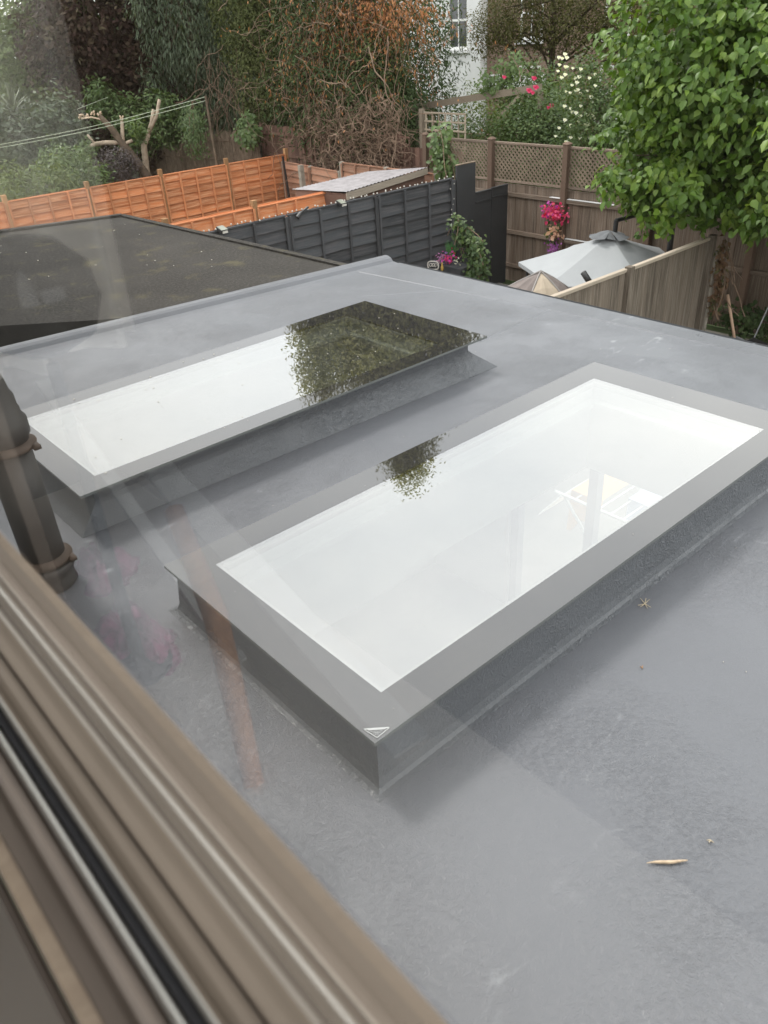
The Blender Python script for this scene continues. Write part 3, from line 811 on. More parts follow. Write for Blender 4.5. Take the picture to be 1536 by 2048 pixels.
# reed screen, brown panels and trellis under the vine tree
reed = thing('reed_screen', 'brown reed screen fence behind the orange fence', 'fence', (13, 22, GZ))
m = MB(); y = 19.9
while y < 27.5:
    m.tube([(13.0 + rnd.uniform(-.008, .008), y, GZ), (13.0 + rnd.uniform(-.01, .01), y + rnd.uniform(-.01, .01), -.55 + rnd.uniform(-.09, .05) - .04 * (y - 20))], .008, 3); y += .021
m.build('reeds', M_reed, reed, kind='stuff')
m = MB(); m.box(13.03, 19.9, GZ, 13.06, 27.5, -.75); m.build('backing_panel', plain('dark_backing', (.07, .055, .045), .9), reed)
m = MB()
for z in (-.8, -1.3, -1.8): m.beam((12.985, 19.9, z), (12.985, 27.5, z - .25), .012, .012)
m.build('binding_wire', M_vine, reed)
bp_ = thing('brown_panel_fence', 'old brown boarded fence half hidden under the dry vines', 'fence', (13.35, 18, GZ))
ub3 = unit_box('board', M_shed, .1); y = 20.2
while y > 12.6:
    if not (17.55 < y < 17.95):
        place_box(ub3, 'board', bp_, (13.4, y, GZ), (13.4, y, -.42 - (.12 if 18 < y < 18.8 else 0) - (.25 if y < 17.5 else 0)), .14, .02, (0, 1, 0), (1, 0, 0))
    y -= .15
up3 = unit_box('post', M_shed, .05)
for y in (20.2, 18.3, 17.98, 17.5, 16.2, 14.6, 13.0):
    place_box(up3, 'post', bp_, (13.36, y, GZ), (13.36, y, -.36), .09, .09, (0, 1, 0), (1, 0, 0))
for z in (-.62, -1.15):
    place_box(up3, 'rail', bp_, (13.37, 20.2, z), (13.37, 18.0, z), .05, .06, (1, 0, 0), (0, 0, 1))
def trellis(lab, x, y0, y1, z0, z1, ny, nz, mat):
    t = thing('trellis', lab, 'trellis', (x, (y0 + y1) / 2, z0), 'square trellis panels at the garden end')
    us = unit_box('slat', mat, .1)
    for i in range(ny + 1):
        y = y0 + (y1 - y0) * i / ny; place_box(us, 'slat', t, (x, y, z0), (x, y, z1), .035, .02, (0, 1, 0), (1, 0, 0))
    for i in range(nz + 1):
        z = z0 + (z1 - z0) * i / nz; place_box(us, 'slat', t, (x - .021, y0 - .03, z), (x - .021, y1 + .03, z), .035, .02, (0, 0, 1), (1, 0, 0))
    return t
M_tre = wood('grey_trellis_wood', (.24, .19, .14), (.38, .32, .25), None)
tr1 = trellis('pale square trellis panel above the fence, left of the pergola beam', 13.6, 12.76, 13.95, -.65, .03, 6, 4, M_tre)
place_box(unit_box('post', M_tre, .05), 'post', tr1, (13.58, 14.06, GZ), (13.58, 14.06, .10), .10, .10, (0, 1, 0), (1, 0, 0))
trellis('dark square trellis behind the tangled dry vines', 13.3, 14.2, 17.3, -1.9, -.45, 18, 9, M_shed)
pg = thing('pergola', 'weathered pergola beam slanting out over the roses', 'pergola', (14.9, 13.5, GZ))
m = MB(); m.beam((14.75, 15.9, -.06), (15.1, 11.95, .42), .06, .14); m.build('beam', M_tre, pg)
m = MB(); m.beam((14.95, 13.0, -.18), (15.05, 12.5, .25), .05, .07); m.build('brace', M_tre, pg)
m = MB(); m.beam((14.85, 15.5, GZ), (14.85, 15.5, -.06), .1, .1); m.beam((15.12, 11.98, GZ), (15.12, 11.98, .34), .09, .09); m.build('post', M_tre, pg)

# ------------------------------------------------------------------ shed with corrugated roof
sh = thing('garden_shed', 'low brown shed with a pale corrugated roof behind the charcoal fence', 'shed', (10.9, 12.8, GZ))
# roof plane corners: low left front, far, right, front right
A = Vector((9.28, 13.30, -.86)); B = Vector((10.75, 13.75, -.80)); C = Vector((12.18, 12.42, -.82)); D_ = Vector((9.75, 12.45, -.90))
A = Vector((9.30, 14.15, -.98)); B = Vector((11.45, 14.15, -.88)); C = Vector((12.2, 12.42, -.76)); D_ = Vector((10.0, 12.42, -.88))
A = Vector((9.75, 13.92, -.98)); B = Vector((11.9, 14.0, -.95)); C = Vector((12.15, 12.45, -.79)); D_ = Vector((9.98, 12.45, -.93))
m = MB(); n = 66; rows = []
for i in range(n + 1):
    f = i / n; hgt = .011 * math.sin(f * 2 * math.pi * 22)
    rows.append((A.lerp(B, f) + Vector((0, 0, hgt)), D_.lerp(C, f) + Vector((0, 0, hgt))))
for i in range(n):
    m.quad(rows[i][1], rows[i+1][1], rows[i+1][0], rows[i][0])
m.build('corrugated_roof', M_corr, sh, True)
m = MB(); m.hexa([D_ + Vector((0, -.005, -.15)), C + Vector((0, -.005, -.13)), C + Vector((0, .03, -.13)), D_ + Vector((0, .03, -.15))],
                 [D_ + Vector((0, -.005, -.02)), C + Vector((0, -.005, -.02)), C + Vector((0, .03, -.02)), D_ + Vector((0, .03, -.02))])
m.build('fascia_board', M_weathcap, sh)
us = wavy_board_mesh('wall_board', M_shed, 5, 6, .006)
for k in range(14):
    z = -1.07 - .14 * k
    a = A + Vector((.04, -.05, 0)); b = D_ + Vector((.04, .05, 0)); a.z = b.z = z - .06
    inst(us, 'wall_board', sh, frame_mat(a, b - a, Vector((.012, 0, 0)), Vector((.02, 0, .15))))
m = MB(); m.hexa([(9.85, 12.5, GZ), (12.1, 12.5, GZ), (12.1, 13.8, GZ), (9.85, 13.8, GZ)], [(9.99, 12.5, -1.0), (12.1, 12.5, -.9), (11.85, 13.8, -1.05), (9.82, 13.8, -1.06)]); m.build('wall', M_shed, sh)

# ------------------------------------------------------------------ parasol
um = thing('parasol', 'pale grey canvas parasol with a dark cap behind the weathered fence', 'parasol', (10.62, 6.98, GZ))
ap = Vector((10.62, 6.98, -1.13)); RR = 1.38
vt = [Vector((ap.x + RR * math.cos(R(a)), ap.y + RR * math.sin(R(a)), -1.60)) for a in (118, 178, 238, 298, 358, 58)]
for i in range(6):
    a, b = vt[i], vt[(i + 1) % 6]; m = MB(); K = 6; J = 5
    def pt(u, v_):
        e = a.lerp(b, v_); base_ = ap.lerp(e, u)
        sag = .05 * math.sin(math.pi * v_) * u
        inw = (ap - e); inw.z = 0
        return base_ + inw * (.05 * math.sin(math.pi * v_) * u * u) + Vector((0, 0, -.02 * math.sin(math.pi * u) - sag * .5))
    for p_ in range(K):
        for q in range(J):
            u0, u1, v0, v1 = p_ / K, (p_ + 1) / K, q / J, (q + 1) / J
            m.quad(pt(u0, v0), pt(u1, v0), pt(u1, v1), pt(u0, v1))
    for q in range(J):
        e0, e1 = pt(1, q / J), pt(1, (q + 1) / J); m.quad(e0, e0 + Vector((0, 0, -.06)), e1 + Vector((0, 0, -.06)), e1)
    m.build('canopy_panel', M_umb, um, True)
    m = MB(); m.beam(ap + Vector((0, 0, -.06)), vt[i] + Vector((0, 0, -.05)), .02, .02); m.build('rib', M_dark, um)
m = MB()
for k in range(9):
    a = 2 * math.pi * k / 9; c0 = ap + Vector((.11 * math.cos(a), .11 * math.sin(a), .015))
    q0 = ap + Vector((0, 0, .045))
    a1 = a + .9; r0 = .27 + .05 * math.sin(k * 2.3)
    m.quad(q0, ap + Vector((r0 * math.cos(a), r0 * math.sin(a), -.045 + .03 * (k % 2))), ap + Vector((r0 * 1.05 * math.cos(a + .35), r0 * 1.05 * math.sin(a + .35), -.03)), ap + Vector((r0 * math.cos(a1 - .2), r0 * math.sin(a1 - .2), -.05 + .035 * ((k + 1) % 2))))
m.build('cap', M_umbcap, um)
m = MB(); m.tube([(10.70, 6.95, -1.12), (10.71, 6.95, -.94)], .035, 10); m.tube([(10.71, 6.95, -.95), (11.3, 6.85, -.93), (12.0, 6.75, -.94)], .032, 10); m.build('arm', M_dark, um)
m = MB(); m.tube([(12.0, 6.75, -.88), (12.02, 6.75, GZ)], .045, 10); m.build('pole', M_dark, um)
m = MB()
for k in range(6):
    c0 = vt[k].lerp(vt[(k + 1) % 6], .5)
    for f in (.15, .5, .85):
        e = vt[k].lerp(vt[(k + 1) % 6], f).lerp(ap, .06); m.tube([e + Vector((0, 0, -.10)), e + Vector((0, 0, -.2))], [.012, .025], 8)
m.build('hanging_bulb', M_dark, um)
t = thing('spotlight', 'black cylindrical garden spotlight clipped to the weathered fence top', 'spotlight', (8.9, 6.1, -1.3))
m = MB(); m.tube([(8.86, 6.18, -1.19), (8.93, 6.08, -1.36)], .04, 14); m.build('lamp_head', M_dark, t, True)
m = MB(); m.tube([(8.93, 6.08, -1.36), (8.98, 5.98, -1.42), (9.0, 5.66, -1.42)], .014, 8); m.build('bracket', M_dark, t, True)

# mesh topped garden cover
M_mesh = plain('grey_mesh_fabric', (.20, .17, .16), .8, .2, 0, .2, 5); M_tan = plain('tan_fabric', (.44, .37, .29), .8, .2, 0, .1, 3)
cv = thing('garden_chair_canopy', 'domed grey and tan fabric canopy just beyond the roof edge', 'chair canopy', (8.6, 6.9, GZ))
pk = Vector((8.95, 6.95, -1.33)); 
def fan(p0, p1, hh, mat, nm, n=10):
    m = MB(); a = Vector(p0); b = Vector(p1)
    for i in range(n):
        for j in range(5):
            def q(u, v_):
                e = a.lerp(b, u); e = e + Vector((0, 0, 0))
                r = pk.lerp(e, v_); r.z += hh * math.sin(math.pi * v_) * (.6 + .4 * math.sin(math.pi * u)) + .02 * math.sin(u * 17) * v_
                return r
            m.quad(q(i / n, j / 5), q((i + 1) / n, j / 5), q((i + 1) / n, (j + 1) / 5), q(i / n, (j + 1) / 5))
    m.build(nm, mat, cv, True)
fan((8.05, 7.75, -2.0), (8.25, 6.75, -2.05), .12, M_mesh, 'mesh_side')
fan((8.25, 6.75, -2.05), (9.0, 6.2, -2.0), .12, M_tan, 'fabric_side')
fan((9.0, 6.2, -2.0), (9.7, 6.6, -2.0), .12, M_mesh, 'mesh_back'); fan((9.7, 6.6, -2.0), (8.05, 7.75, -2.0), .1, M_mesh, 'far_side')
m = MB()
for e in ((8.05, 7.75, -2.0), (8.25, 6.75, -2.05), (9.0, 6.2, -2.0), (9.7, 6.6, -2.0)):
    e = Vector(e); m.tube([pk + Vector((0, 0, .012))] + [pk.lerp(e, f) + Vector((0, 0, .005 + .072 * math.sin(math.pi * f))) for f in (.25, .5, .75)] + [e], .014, 6)
    m.tube([e, (e.x, e.y, GZ)], .014, 6)
m.build('frame_rod', plain('grey_rod', (.25, .23, .22), .5), cv)

# stick, bike-like dark clutter under the tree
t = MB(); t.tube([(11.62, 5.16, -2.9), (11.5, 5.42, -1.98)], .022, 8)
tag(t.build('broom_handle', plain('bare_wood', (.62, .42, .30), .6), None, True), 'bare pale wooden handle leaning in the shade beyond the weathered fence', 'handle')
bk = thing('garden_chair', 'dark metal garden chair folded in the shade at the right edge', 'chair', (11.2, 4.6, GZ))
m = MB()
for a, b in (((10.9, 4.9, -2.35), (11.0, 4.45, -2.5)), ((10.9, 4.95, -2.38), (10.9, 4.5, -2.52)), ((11.3, 4.6, -2.3), (10.9, 4.2, -2.6)), ((12.2, 4.9, -1.5), (11.6, 4.95, -2.6)), ((10.9, 4.9, -2.35), (11.1, 4.9, GZ)), ((11.0, 4.45, -2.5), (11.1, 4.4, GZ)), ((11.3, 4.6, -2.3), (11.4, 4.6, GZ))):
    m.tube([a, b], .011, 6)
m.build('frame', plain('dull_steel', (.22, .22, .23), .35, .5, .6), bk)
m = MB(); m.hexa([(10.95, 4.3, -2.62), (11.35, 4.3, -2.62), (11.35, 4.85, -2.5), (10.95, 4.85, -2.5)], [(10.95, 4.3, -2.59), (11.35, 4.3, -2.59), (11.35, 4.85, -2.47), (10.95, 4.85, -2.47)]); m.build('seat', M_dark, bk)

# laundry airer outside the garden doors, glimpsed through the nearer rooflight
al = thing('laundry_airer', 'white wire laundry airer seen through the nearer rooflight', 'airer', (5.3, 3.1, GZ))
M_wire = plain('white_wire', (.85, .85, .83), .4)
m = MB()
for k in range(9):
    y = 2.55 + k * .12
    m.tube([(5.0, y, -1.86), (5.9, y, -1.86)], .007, 5)
for k in range(7):
    m.tube([(5.0 + .02 * k, 3.55 + .05 * k, -1.9 - .06 * k), (5.9, 3.55 + .05 * k, -1.9 - .06 * k)], .007, 5)
m.build('rack', M_wire, al)
m = MB()
for x in (5.0, 5.9):
    m.tube([(x, 2.5, -1.86), (x, 3.6, -1.86)], .014, 6); m.tube([(x, 2.6, -2.88), (x, 3.5, -1.87)], .014, 6); m.tube([(x, 3.5, -2.88), (x, 2.6, -1.87)], .014, 6)
m.build('leg', M_wire, al)
m = MB(); 
for i in range(8):
    x0, x1 = 5.1 + .07 * i, 5.17 + .07 * i
    z_ = lambda x: -2.3 + .03 * math.sin(x * 30)
    m.quad((x0, 3.52, z_(x0)), (x1, 3.52, z_(x1)), (x1, 3.5, -1.845), (x0, 3.5, -1.845)); m.quad((x0, 3.5, -1.845), (x1, 3.5, -1.845), (x1, 3.2, -1.85), (x0, 3.2, -1.85))
tag(m.build('orange_cloth', plain('orange_cloth', (.75, .42, .16), .8)), 'orange cloth drying on the white airer', 'cloth')
m = MB(); m.quad((5.3, 2.75, -1.84), (5.75, 2.75, -1.84), (5.75, 3.05, -1.84), (5.3, 3.05, -1.84)); m.quad((5.3, 3.05, -1.84), (5.75, 3.05, -1.84), (5.75, 3.06, -2.3), (5.3, 3.06, -2.3))
tag(m.build('blue_cloth', plain('pale_blue_cloth', (.5, .56, .75), .8)), 'pale blue cloth drying on the white airer', 'cloth')

# ------------------------------------------------------------------ houses behind
wh = thing('white_house', 'white rendered house with a tall sash window beyond the gardens', 'house', (28, 28, GZ))
m = MB(); Wy0, Wy1, Wz0, Wz1 = 26.15, 27.30, .66, 2.75
for a in ((28, 25.4, GZ, 34, Wy0, 6.2), (28, Wy1, GZ, 34, 33, 6.2), (28, Wy0, GZ, 34, Wy1, Wz0), (28, Wy0, Wz1, 34, Wy1, 6.2)): m.box(*a)
m.build('wall', M_render, wh)
m = MB(); m.hexa([(27.8, 25.2, 6.2), (34.2, 25.2, 6.2), (34.2, 33.2, 6.2), (27.8, 33.2, 6.2)], [(30.8, 25.2, 7.4), (31.2, 25.2, 7.4), (31.2, 33.2, 7.4), (30.8, 33.2, 7.4)]); m.build('roof', plain('slate', (.09, .09, .1), .7), wh)
def sash(root, x, y0, y1, z0, z1, sill=True):
    f = MB(); fwid = .09
    f.box(x + .06, y0, z0, x + .12, y0 + fwid, z1); f.box(x + .06, y1 - fwid, z0, x + .12, y1, z1)
    f.box(x + .06, y0 + fwid, z0, x + .12, y1 - fwid, z0 + fwid); f.box(x + .06, y0 + fwid, z1 - fwid, x + .12, y1 - fwid, z1)
    zm = (z0 + z1) / 2; f.box(x + .05, y0 + fwid, zm - .04, x + .12, y1 - fwid, zm + .04); ym = (y0 + y1) / 2
    f.box(x + .07, ym - .02, z0 + fwid, x + .12, ym + .02, z1 - fwid)
    fo_ = f.build('window', M_white, root)
    g_ = MB(); g_.quad((x + .10, y0 + .05, z0 + .05), (x + .10, y0 + .05, z1 - .05), (x + .10, y1 - .05, z1 - .05), (x + .10, y1 - .05, z0 + .05)); g_.build('pane', plain('dark_window', (.05, .055, .06), .05, .6), fo_)
    if sill:
        s = MB(); s.box(x - .12, y0 - .12, z0 - .14, x + .02, y1 + .12, z0 - .02); s.build('sill', M_render, fo_)
sash(wh, 28, Wy0, Wy1, Wz0, Wz1)
m = MB()   # curtains drawn inside
m.box(28.2, Wy0, Wz0, 28.25, Wy1, Wz1); m.build('curtain', plain('grey_curtain', (.22, .22, .21), .9), wh)
bh_ = thing('brick_terrace', 'brown brick terrace house behind the dark conifer', 'house', (28.4, 18, GZ))
M_brick2 = brickmat('brown_brick', (.20, .13, .10), (.30, .21, .16), (.28, .25, .22))
m = MB(); m.box(28.35, 6, GZ, 34, 25.35, 6.6); m.build('wall', M_brick2, bh_)
m = MB(); m.hexa([(28.1, 5.8, 6.6), (34.2, 5.8, 6.6), (34.2, 25.35, 6.6), (28.1, 25.35, 6.6)], [(31, 5.8, 8.0), (31.4, 5.8, 8.0), (31.4, 25.35, 8.0), (31, 25.35, 8.0)]); m.build('roof', bpy.data.materials['slate'], bh_)
for y in (22.5, 18.6, 14.5, 10.5):
    for z in (-1.8, .9):
        sash(bh_, 28.27, y, y + 1.1, z, z + 1.8, True)
m = MB(); m.box(28.2, 22.2, -.75, 28.34, 25.3, -.30); m.build('white_band', M_render, bh_)
gw = thing('garden_wall', 'long low brick boundary wall beyond the back gardens', 'wall', (20, 22, GZ))
m = MB(); m.box(19.2, 4, GZ, 19.4, 60, -1.2); m.build('brickwork', M_brick2, gw)

# ------------------------------------------------------------------ foliage
rng = np.random.default_rng(11)
def norm(a): return a / np.maximum(np.linalg.norm(a, axis=-1, keepdims=True), 1e-9)
def leaves_mesh(name, P, Nn, length, width, mat, droop=None, fold=False, tint=None, parent=None, kind=None, label=None):
    """P: leaf bases, Nn: leaf normals (n,3); each leaf is a pointed blade"""
    n = len(P); t = rng.normal(size=(n, 3))
    if droop is not None: t = t * (1 - droop) + np.array([0, 0, -1.0]) * droop * 1.6
    t = norm(t - Nn * (t * Nn).sum(1, keepdims=True)); b = np.cross(Nn, t)
    Ls = (length * (rng.uniform(.45, 1.35, n) if fold else rng.uniform(.65, 1.25, n)))[:, None]; Ws = (width * rng.uniform(.7, 1.2, n))[:, None]
    if fold:
        u_ = Nn * Ws * .14
        V = np.stack([P, P + t * Ls * .22 + b * Ws * .42 + u_, P + t * Ls * .55 + b * Ws * .46 + u_, P + t * Ls - Nn * Ls * .14,
                      P + t * Ls * .55 - b * Ws * .46 + u_, P + t * Ls * .22 - b * Ws * .42 + u_, P + t * Ls * .45], 1)
        F = np.array([[6, 0, 1], [6, 1, 2], [6, 2, 3], [6, 3, 4], [6, 4, 5], [6, 5, 0]])
        k = 7
    else:
        V = np.stack([P, P + t * Ls * .45 + b * Ws * .5, P + t * Ls, P + t * Ls * .45 - b * Ws * .5], 1)
        F = np.array([[0, 1, 2], [0, 2, 3]]); k = 4
    nf = len(F)
    V = V.reshape(-1, 3) - np.array(root_loc(parent))
    faces = (np.arange(n)[:, None, None] * k + F[None]).reshape(-1, 3)
    me = bpy.data.meshes.new(name)
    me.vertices.add(len(V)); me.vertices.foreach_set('co', V.astype(np.float32).ravel())
    me.loops.add(faces.size); me.loops.foreach_set('vertex_index', faces.astype(np.int32).ravel())
    me.polygons.add(len(faces)); me.polygons.foreach_set('loop_start', (np.arange(len(faces)) * 3).astype(np.int32))
    me.polygons.foreach_set('loop_total', np.full(len(faces), 3, np.int32))
    me.update(calc_edges=True)
    at = me.attributes.new('tint', 'FLOAT', 'FACE')
    tv = rng.uniform(0, 1, n) if tint is None else tint
    at.data.foreach_set('value', np.repeat(tv, nf).astype(np.float32))
    me.materials.append(mat)
    o = bpy.data.objects.new(name, me); col.objects.link(o)
    if parent: o.parent = parent
    if kind: o['kind'] = kind
    if label: o['label'] = label
    return o

def cloud(blobs, nclump, per, csize, shell=.35, stretch=(1, 1, 1), zmin=-99, power=2.0):
    """clumped points on and inside blobs (cx,cy,cz, rx,ry,rz[, weight]) -> points, outward normals, clump tint"""
    W = np.array([(b[3] * b[4] + b[4] * b[5] + b[3] * b[5]) * (b[6] if len(b) > 6 else 1) for b in blobs]); W = W / W.sum()
    idx = rng.choice(len(blobs), nclump, p=W)
    B = np.array([b[:6] for b in blobs])[idx]
    d = norm(rng.normal(size=(nclump, 3)))
    if power != 2.0:
        e = (np.abs(d) ** power).sum(1, keepdims=True) ** (1 / power); d2 = d / e
    else: d2 = d
    rad = 1 - shell * rng.uniform(0, 1, (nclump, 1)) ** 1.6
    rad *= 1 + .13 * np.sin(d[:, :1] * 5 + B[:, :1]) * np.cos(d[:, 2:3] * 6 + B[:, 1:2])
    C = B[:, :3] + d2 * B[:, 3:] * rad
    k = C[:, 2] > zmin; C = C[k]; d = d[k]; n = len(C)
    ct = rng.uniform(0, 1, n)
    P = np.repeat(C, per, 0) + rng.normal(size=(n * per, 3)) * csize * np.array(stretch)
    Nn = norm(np.repeat(d, per, 0) * .9 + np.array([0, 0, .7]) + rng.normal(size=(n * per, 3)) * .65)
    tint = np.clip(np.repeat(ct, per) * .6 + rng.uniform(0, .4, n * per), 0, 1)
    return P, Nn, tint

def trunk_mesh(root, base, top, r0, r1, branches, mat, blobs=None, nm='trunk'):
    m = MB(); b = Vector(base); t = Vector(top); pts = []
    for i in range(7):
        f = i / 6; pts.append(b.lerp(t, f) + Vector((rnd.uniform(-.06, .06), rnd.uniform(-.06, .06), 0)) * (1 if 0 < i else 0))
    m.tube(pts, [r0 + (r1 - r0) * i / 6 for i in range(7)], 9)
    for k in range(branches):
        f = rnd.uniform(.35, .97); p0 = b.lerp(t, f)
        if blobs:
            bl = rnd.choice(blobs); e = Vector(bl[:3]) + Vector((rnd.uniform(-.7, .7) * bl[3], rnd.uniform(-.7, .7) * bl[4], rnd.uniform(-.3, .8) * bl[5]))
        else: e = p0 + Vector((rnd.uniform(-1, 1), rnd.uniform(-1, 1), 1))
        mid = p0.lerp(e, .5) + Vector((rnd.uniform(-.2, .2), rnd.uniform(-.2, .2), rnd.uniform(0, .3)))
        rr = (r0 + (r1 - r0) * f) * .45
        m.tube([p0, mid, e], [rr, rr * .6, rr * .15], 5)
    m.build(nm, mat, root, True)

def tree(lab, name, cat, base, top, blobs, nclump, per, csize, ll, lw, mat, bark=M_bark, r0=.2, br=14, shell=.4, droop=None, stretch=(1, 1, 1), group=None, zmin=-99, power=2.0, trunk=True, part='crown', fold=False):
    t = thing(name, lab, cat, base, group)
    if trunk: trunk_mesh(t, base, top, r0, r0 * .3, br, bark, blobs)
    P, Nn, tint = cloud(blobs, nclump, per, csize, shell, stretch, zmin, power)
    leaves_mesh(part, P, Nn, ll, lw, mat, droop, fold, tint, t, kind='stuff')
    return t

L_big = leafmat('glossy_broad_leaf', (.04, .088, .011), (.09, .165, .022), (.20, .28, .052), .42, .3, .35)
L_light = leafmat('light_green_leaf', (.075, .115, .04), (.125, .17, .06), (.19, .235, .09), .6, .3)
L_purple = leafmat('purple_leaf', (.016, .008, .007), (.045, .022, .017), (.085, .07, .04), .65, .15, .2)
L_euc = leafmat('grey_green_leaf', (.045, .065, .042), (.085, .115, .07), (.13, .16, .10), .6, .25)
L_con = leafmat('olive_conifer_leaf', (.045, .06, .018), (.08, .095, .032), (.125, .14, .05), .75, .15, .2)
L_con2 = leafmat('deep_conifer_leaf', (.028, .05, .018), (.05, .08, .028), (.08, .115, .045), .75, .15, .2)
L_dead = leafmat('dead_orange_leaf', (.16, .065, .03), (.30, .13, .055), (.44, .22, .11), .8, .2, .2)
L_yew = leafmat('dull_olive_leaf', (.05, .055, .018), (.09, .092, .03), (.15, .14, .055), .7, .2, .25)
L_top = leafmat('lightened_conifer_leaf', (.15, .15, .06), (.24, .23, .11), (.34, .31, .17), .7, .3, .2)  # lit look put into the leaf colour for the crown's mirror image
L_rose = leafmat('rose_leaf', (.045, .08, .025), (.08, .13, .04), (.14, .19, .07), .5, .25)
L_ivy = leafmat('ivy_leaf', (.03, .06, .02), (.055, .10, .03), (.12, .17, .05), .45, .25)
L_fat = leafmat('fresh_green_leaf', (.06, .10, .03), (.10, .16, .05), (.17, .23, .10), .45, .3)
L_white = leafmat('white_petal', (.75, .74, .66), (.85, .84, .78), (.9, .9, .86), .6, .3)
L_red = leafmat('red_petal', (.52, .02, .10), (.66, .05, .18), (.74, .14, .28), .5, .3)
L_mag = leafmat('magenta_petal', (.35, .03, .30), (.6, .06, .4), (.75, .03, .12), .5, .3)
L_pur = leafmat('violet_petal', (.30, .06, .36), (.42, .12, .50), (.55, .25, .6), .5, .3)
L_peach = leafmat('peach_petal', (.60, .36, .26), (.68, .42, .32), (.75, .5, .4), .6, .3)
L_blue = leafmat('lilac_petal', (.25, .2, .6), (.5, .2, .45), (.7, .35, .5), .5, .3)

# the broad leaved tree on the right
bt_base = (12.3, 3.9, GZ)
blobs = [(11.9, 5.35, .75, 1.75, 1.95, 1.75), (12.0, 3.4, 1.3, 1.7, 1.9, 1.9), (12.2, 5.9, .25, 1.5, 1.15, 1.15), (11.7, 4.4, .0, 1.4, 1.7, 1.0), (12.4, 4.6, 2.3, 1.8, 2.0, 1.2), (11.0, 6.45, 1.4, .95, .85, 1.2), (11.2, 6.6, .1, .9, .75, .9), (11.0, 3.6, .1, 1.2, 1.4, 1.0), (10.9, 6.15, -.4, .85, .9, .6)]
bt = thing('broadleaf_tree', 'large bushy tree with big glossy green leaves overhanging the right-hand fences', 'tree', bt_base)
trunk_mesh(bt, bt_base, (12.2, 4.3, 1.6), .17, .07, 20, M_bark, blobs)
P, Nn, tint = cloud(blobs, 3300, 15, .085, .42, (1, 1, .9), -1.2, 2.4)
# leaves hang and face outwards
Nn = norm(Nn * .8 + np.array([-.25, -.25, .15]))
leaves_mesh('crown', P, Nn, .13, .085, L_big, .55, True, tint, bt, kind='stuff')
# single leaves nearest the camera
lm = MB()
lv = [(0, 0, 0), (.25, .26, .05), (.55, .30, .06), (1.0, 0, -.12), (.55, -.30, .06), (.25, -.26, .05), (.35, 0, -.01), (.7, 0, -.03)]
lm.v = lv; lm.f = [(0, 6, 1), (1, 6, 2), (6, 7, 2), (2, 7, 3), (0, 5, 6), (5, 4, 6), (6, 4, 7), (4, 3, 7)]
M_leaf1, N_, L_, o_ = newmat('single_broad_leaf'); b_ = principled(N_, L_, o_, .3, .55)
oi_ = N_.new('ShaderNodeObjectInfo'); L_.new(ramp(N_, L_, oi_.outputs['Random'], [(0, (.055, .11, .014)), (.5, (.09, .165, .024)), (1, (.16, .25, .045))]), b_.inputs['Base Color'])
lme = lm.mesh('leaf'); lme.materials.append(M_leaf1); lme.shade_smooth()
dist = np.linalg.norm(P - np.array([0, 0, 1.75]), axis=1)
facing = ((P - np.array([12.0, 4.6, .6])) * np.array([-.9, -.35, 0])).sum(1)
order = np.argsort(-facing + rng.uniform(0, .8, len(P)))[:300]
for i in order:
    p_ = Vector(P[i]) + Vector((-.05, -.02, 0)); n_ = Vector(Nn[i]); tt = Vector((rnd.uniform(-.6, .6), rnd.uniform(-.6, .6), -1)); tt = (tt - n_ * tt.dot(n_)).normalized(); bb = n_.cross(tt)
    s_ = rnd.uniform(.11, .17)
    inst(lme, 'leaf', bt, frame_mat(p_, tt * s_, bb * s_, n_ * s_))

# tall vine-covered conifer and its neighbours
tv = tree('very tall dark conifer draped in dry brown climbers behind the shed', 'tall_conifer', 'tree', (15.2, 17.9, GZ), (15.2, 17.9, 10.3),
     [(15.0, 17.7, 1.2, 2.2, 2.6, 3.2), (13.9, 16.0, -.1, .9, 1.2, 1.4)],
     3000, 14, .2, .14, .04, L_con2, r0=.3, br=26, shell=.5, droop=.35, stretch=(1, 1, 1.4))
P, Nn, tint = cloud([(15.2, 17.3, 5.2, 2.0, 2.9, 2.0, 1), (15.2, 17.5, 7.2, 1.9, 2.9, 2.0, 1.2), (15.9, 15.8, 6.6, 1.0, 1.3, 2.4, 1), (14.6, 18.9, 6.6, 1.1, 1.3, 2.4, 1), (15.3, 17.2, 9.2, 1.2, 1.5, 2.2, 1.2), (15.5, 17.2, 10.6, .8, .8, 1.5, 1.4), (13.9, 19.2, 6.6, .9, 1.1, 2.3, 1.3), (13.7, 19.3, 8.4, .5, .6, .7, 1)], 6200, 14, .14, .8, (1, 1, 1.7))
leaves_mesh('upper_crown', P, Nn, .14, .055, L_top, .4, False, tint, tv, kind='stuff')
tree('olive green conifer with feathery drooping sprays left of the dry vines', 'feathery_conifer', 'tree', (14.2, 20.6, GZ), (14.2, 20.6, 5.6),
     [(14.0, 20.4, .9, 1.1, 1.0, 2.3), (14.2, 20.5, 3.6, 1.0, 1.0, 2.4), (13.9, 21.2, 2.8, .9, 1.0, 2.2)], 1900, 16, .11, .12, .035, L_con, r0=.16, br=14, droop=.5, stretch=(1, 1, 1.6))
tree('grey green weeping tree hanging between the purple tree and the olive conifer', 'weeping_tree', 'tree', (13.9, 24.0, GZ), (13.9, 24, 6.0),
     [(13.5, 23.7, 2.3, 1.5, 1.4, 1.9), (14.1, 23.2, 1.1, .9, .9, 1.9), (13.7, 24.0, 4.6, 2.0, 1.8, 1.8), (12.4, 24.0, .2, .4, .5, .9)], 1700, 15, .13, .17, .045, L_euc, r0=.18, br=16, droop=.8, stretch=(.7, .7, 2.0))
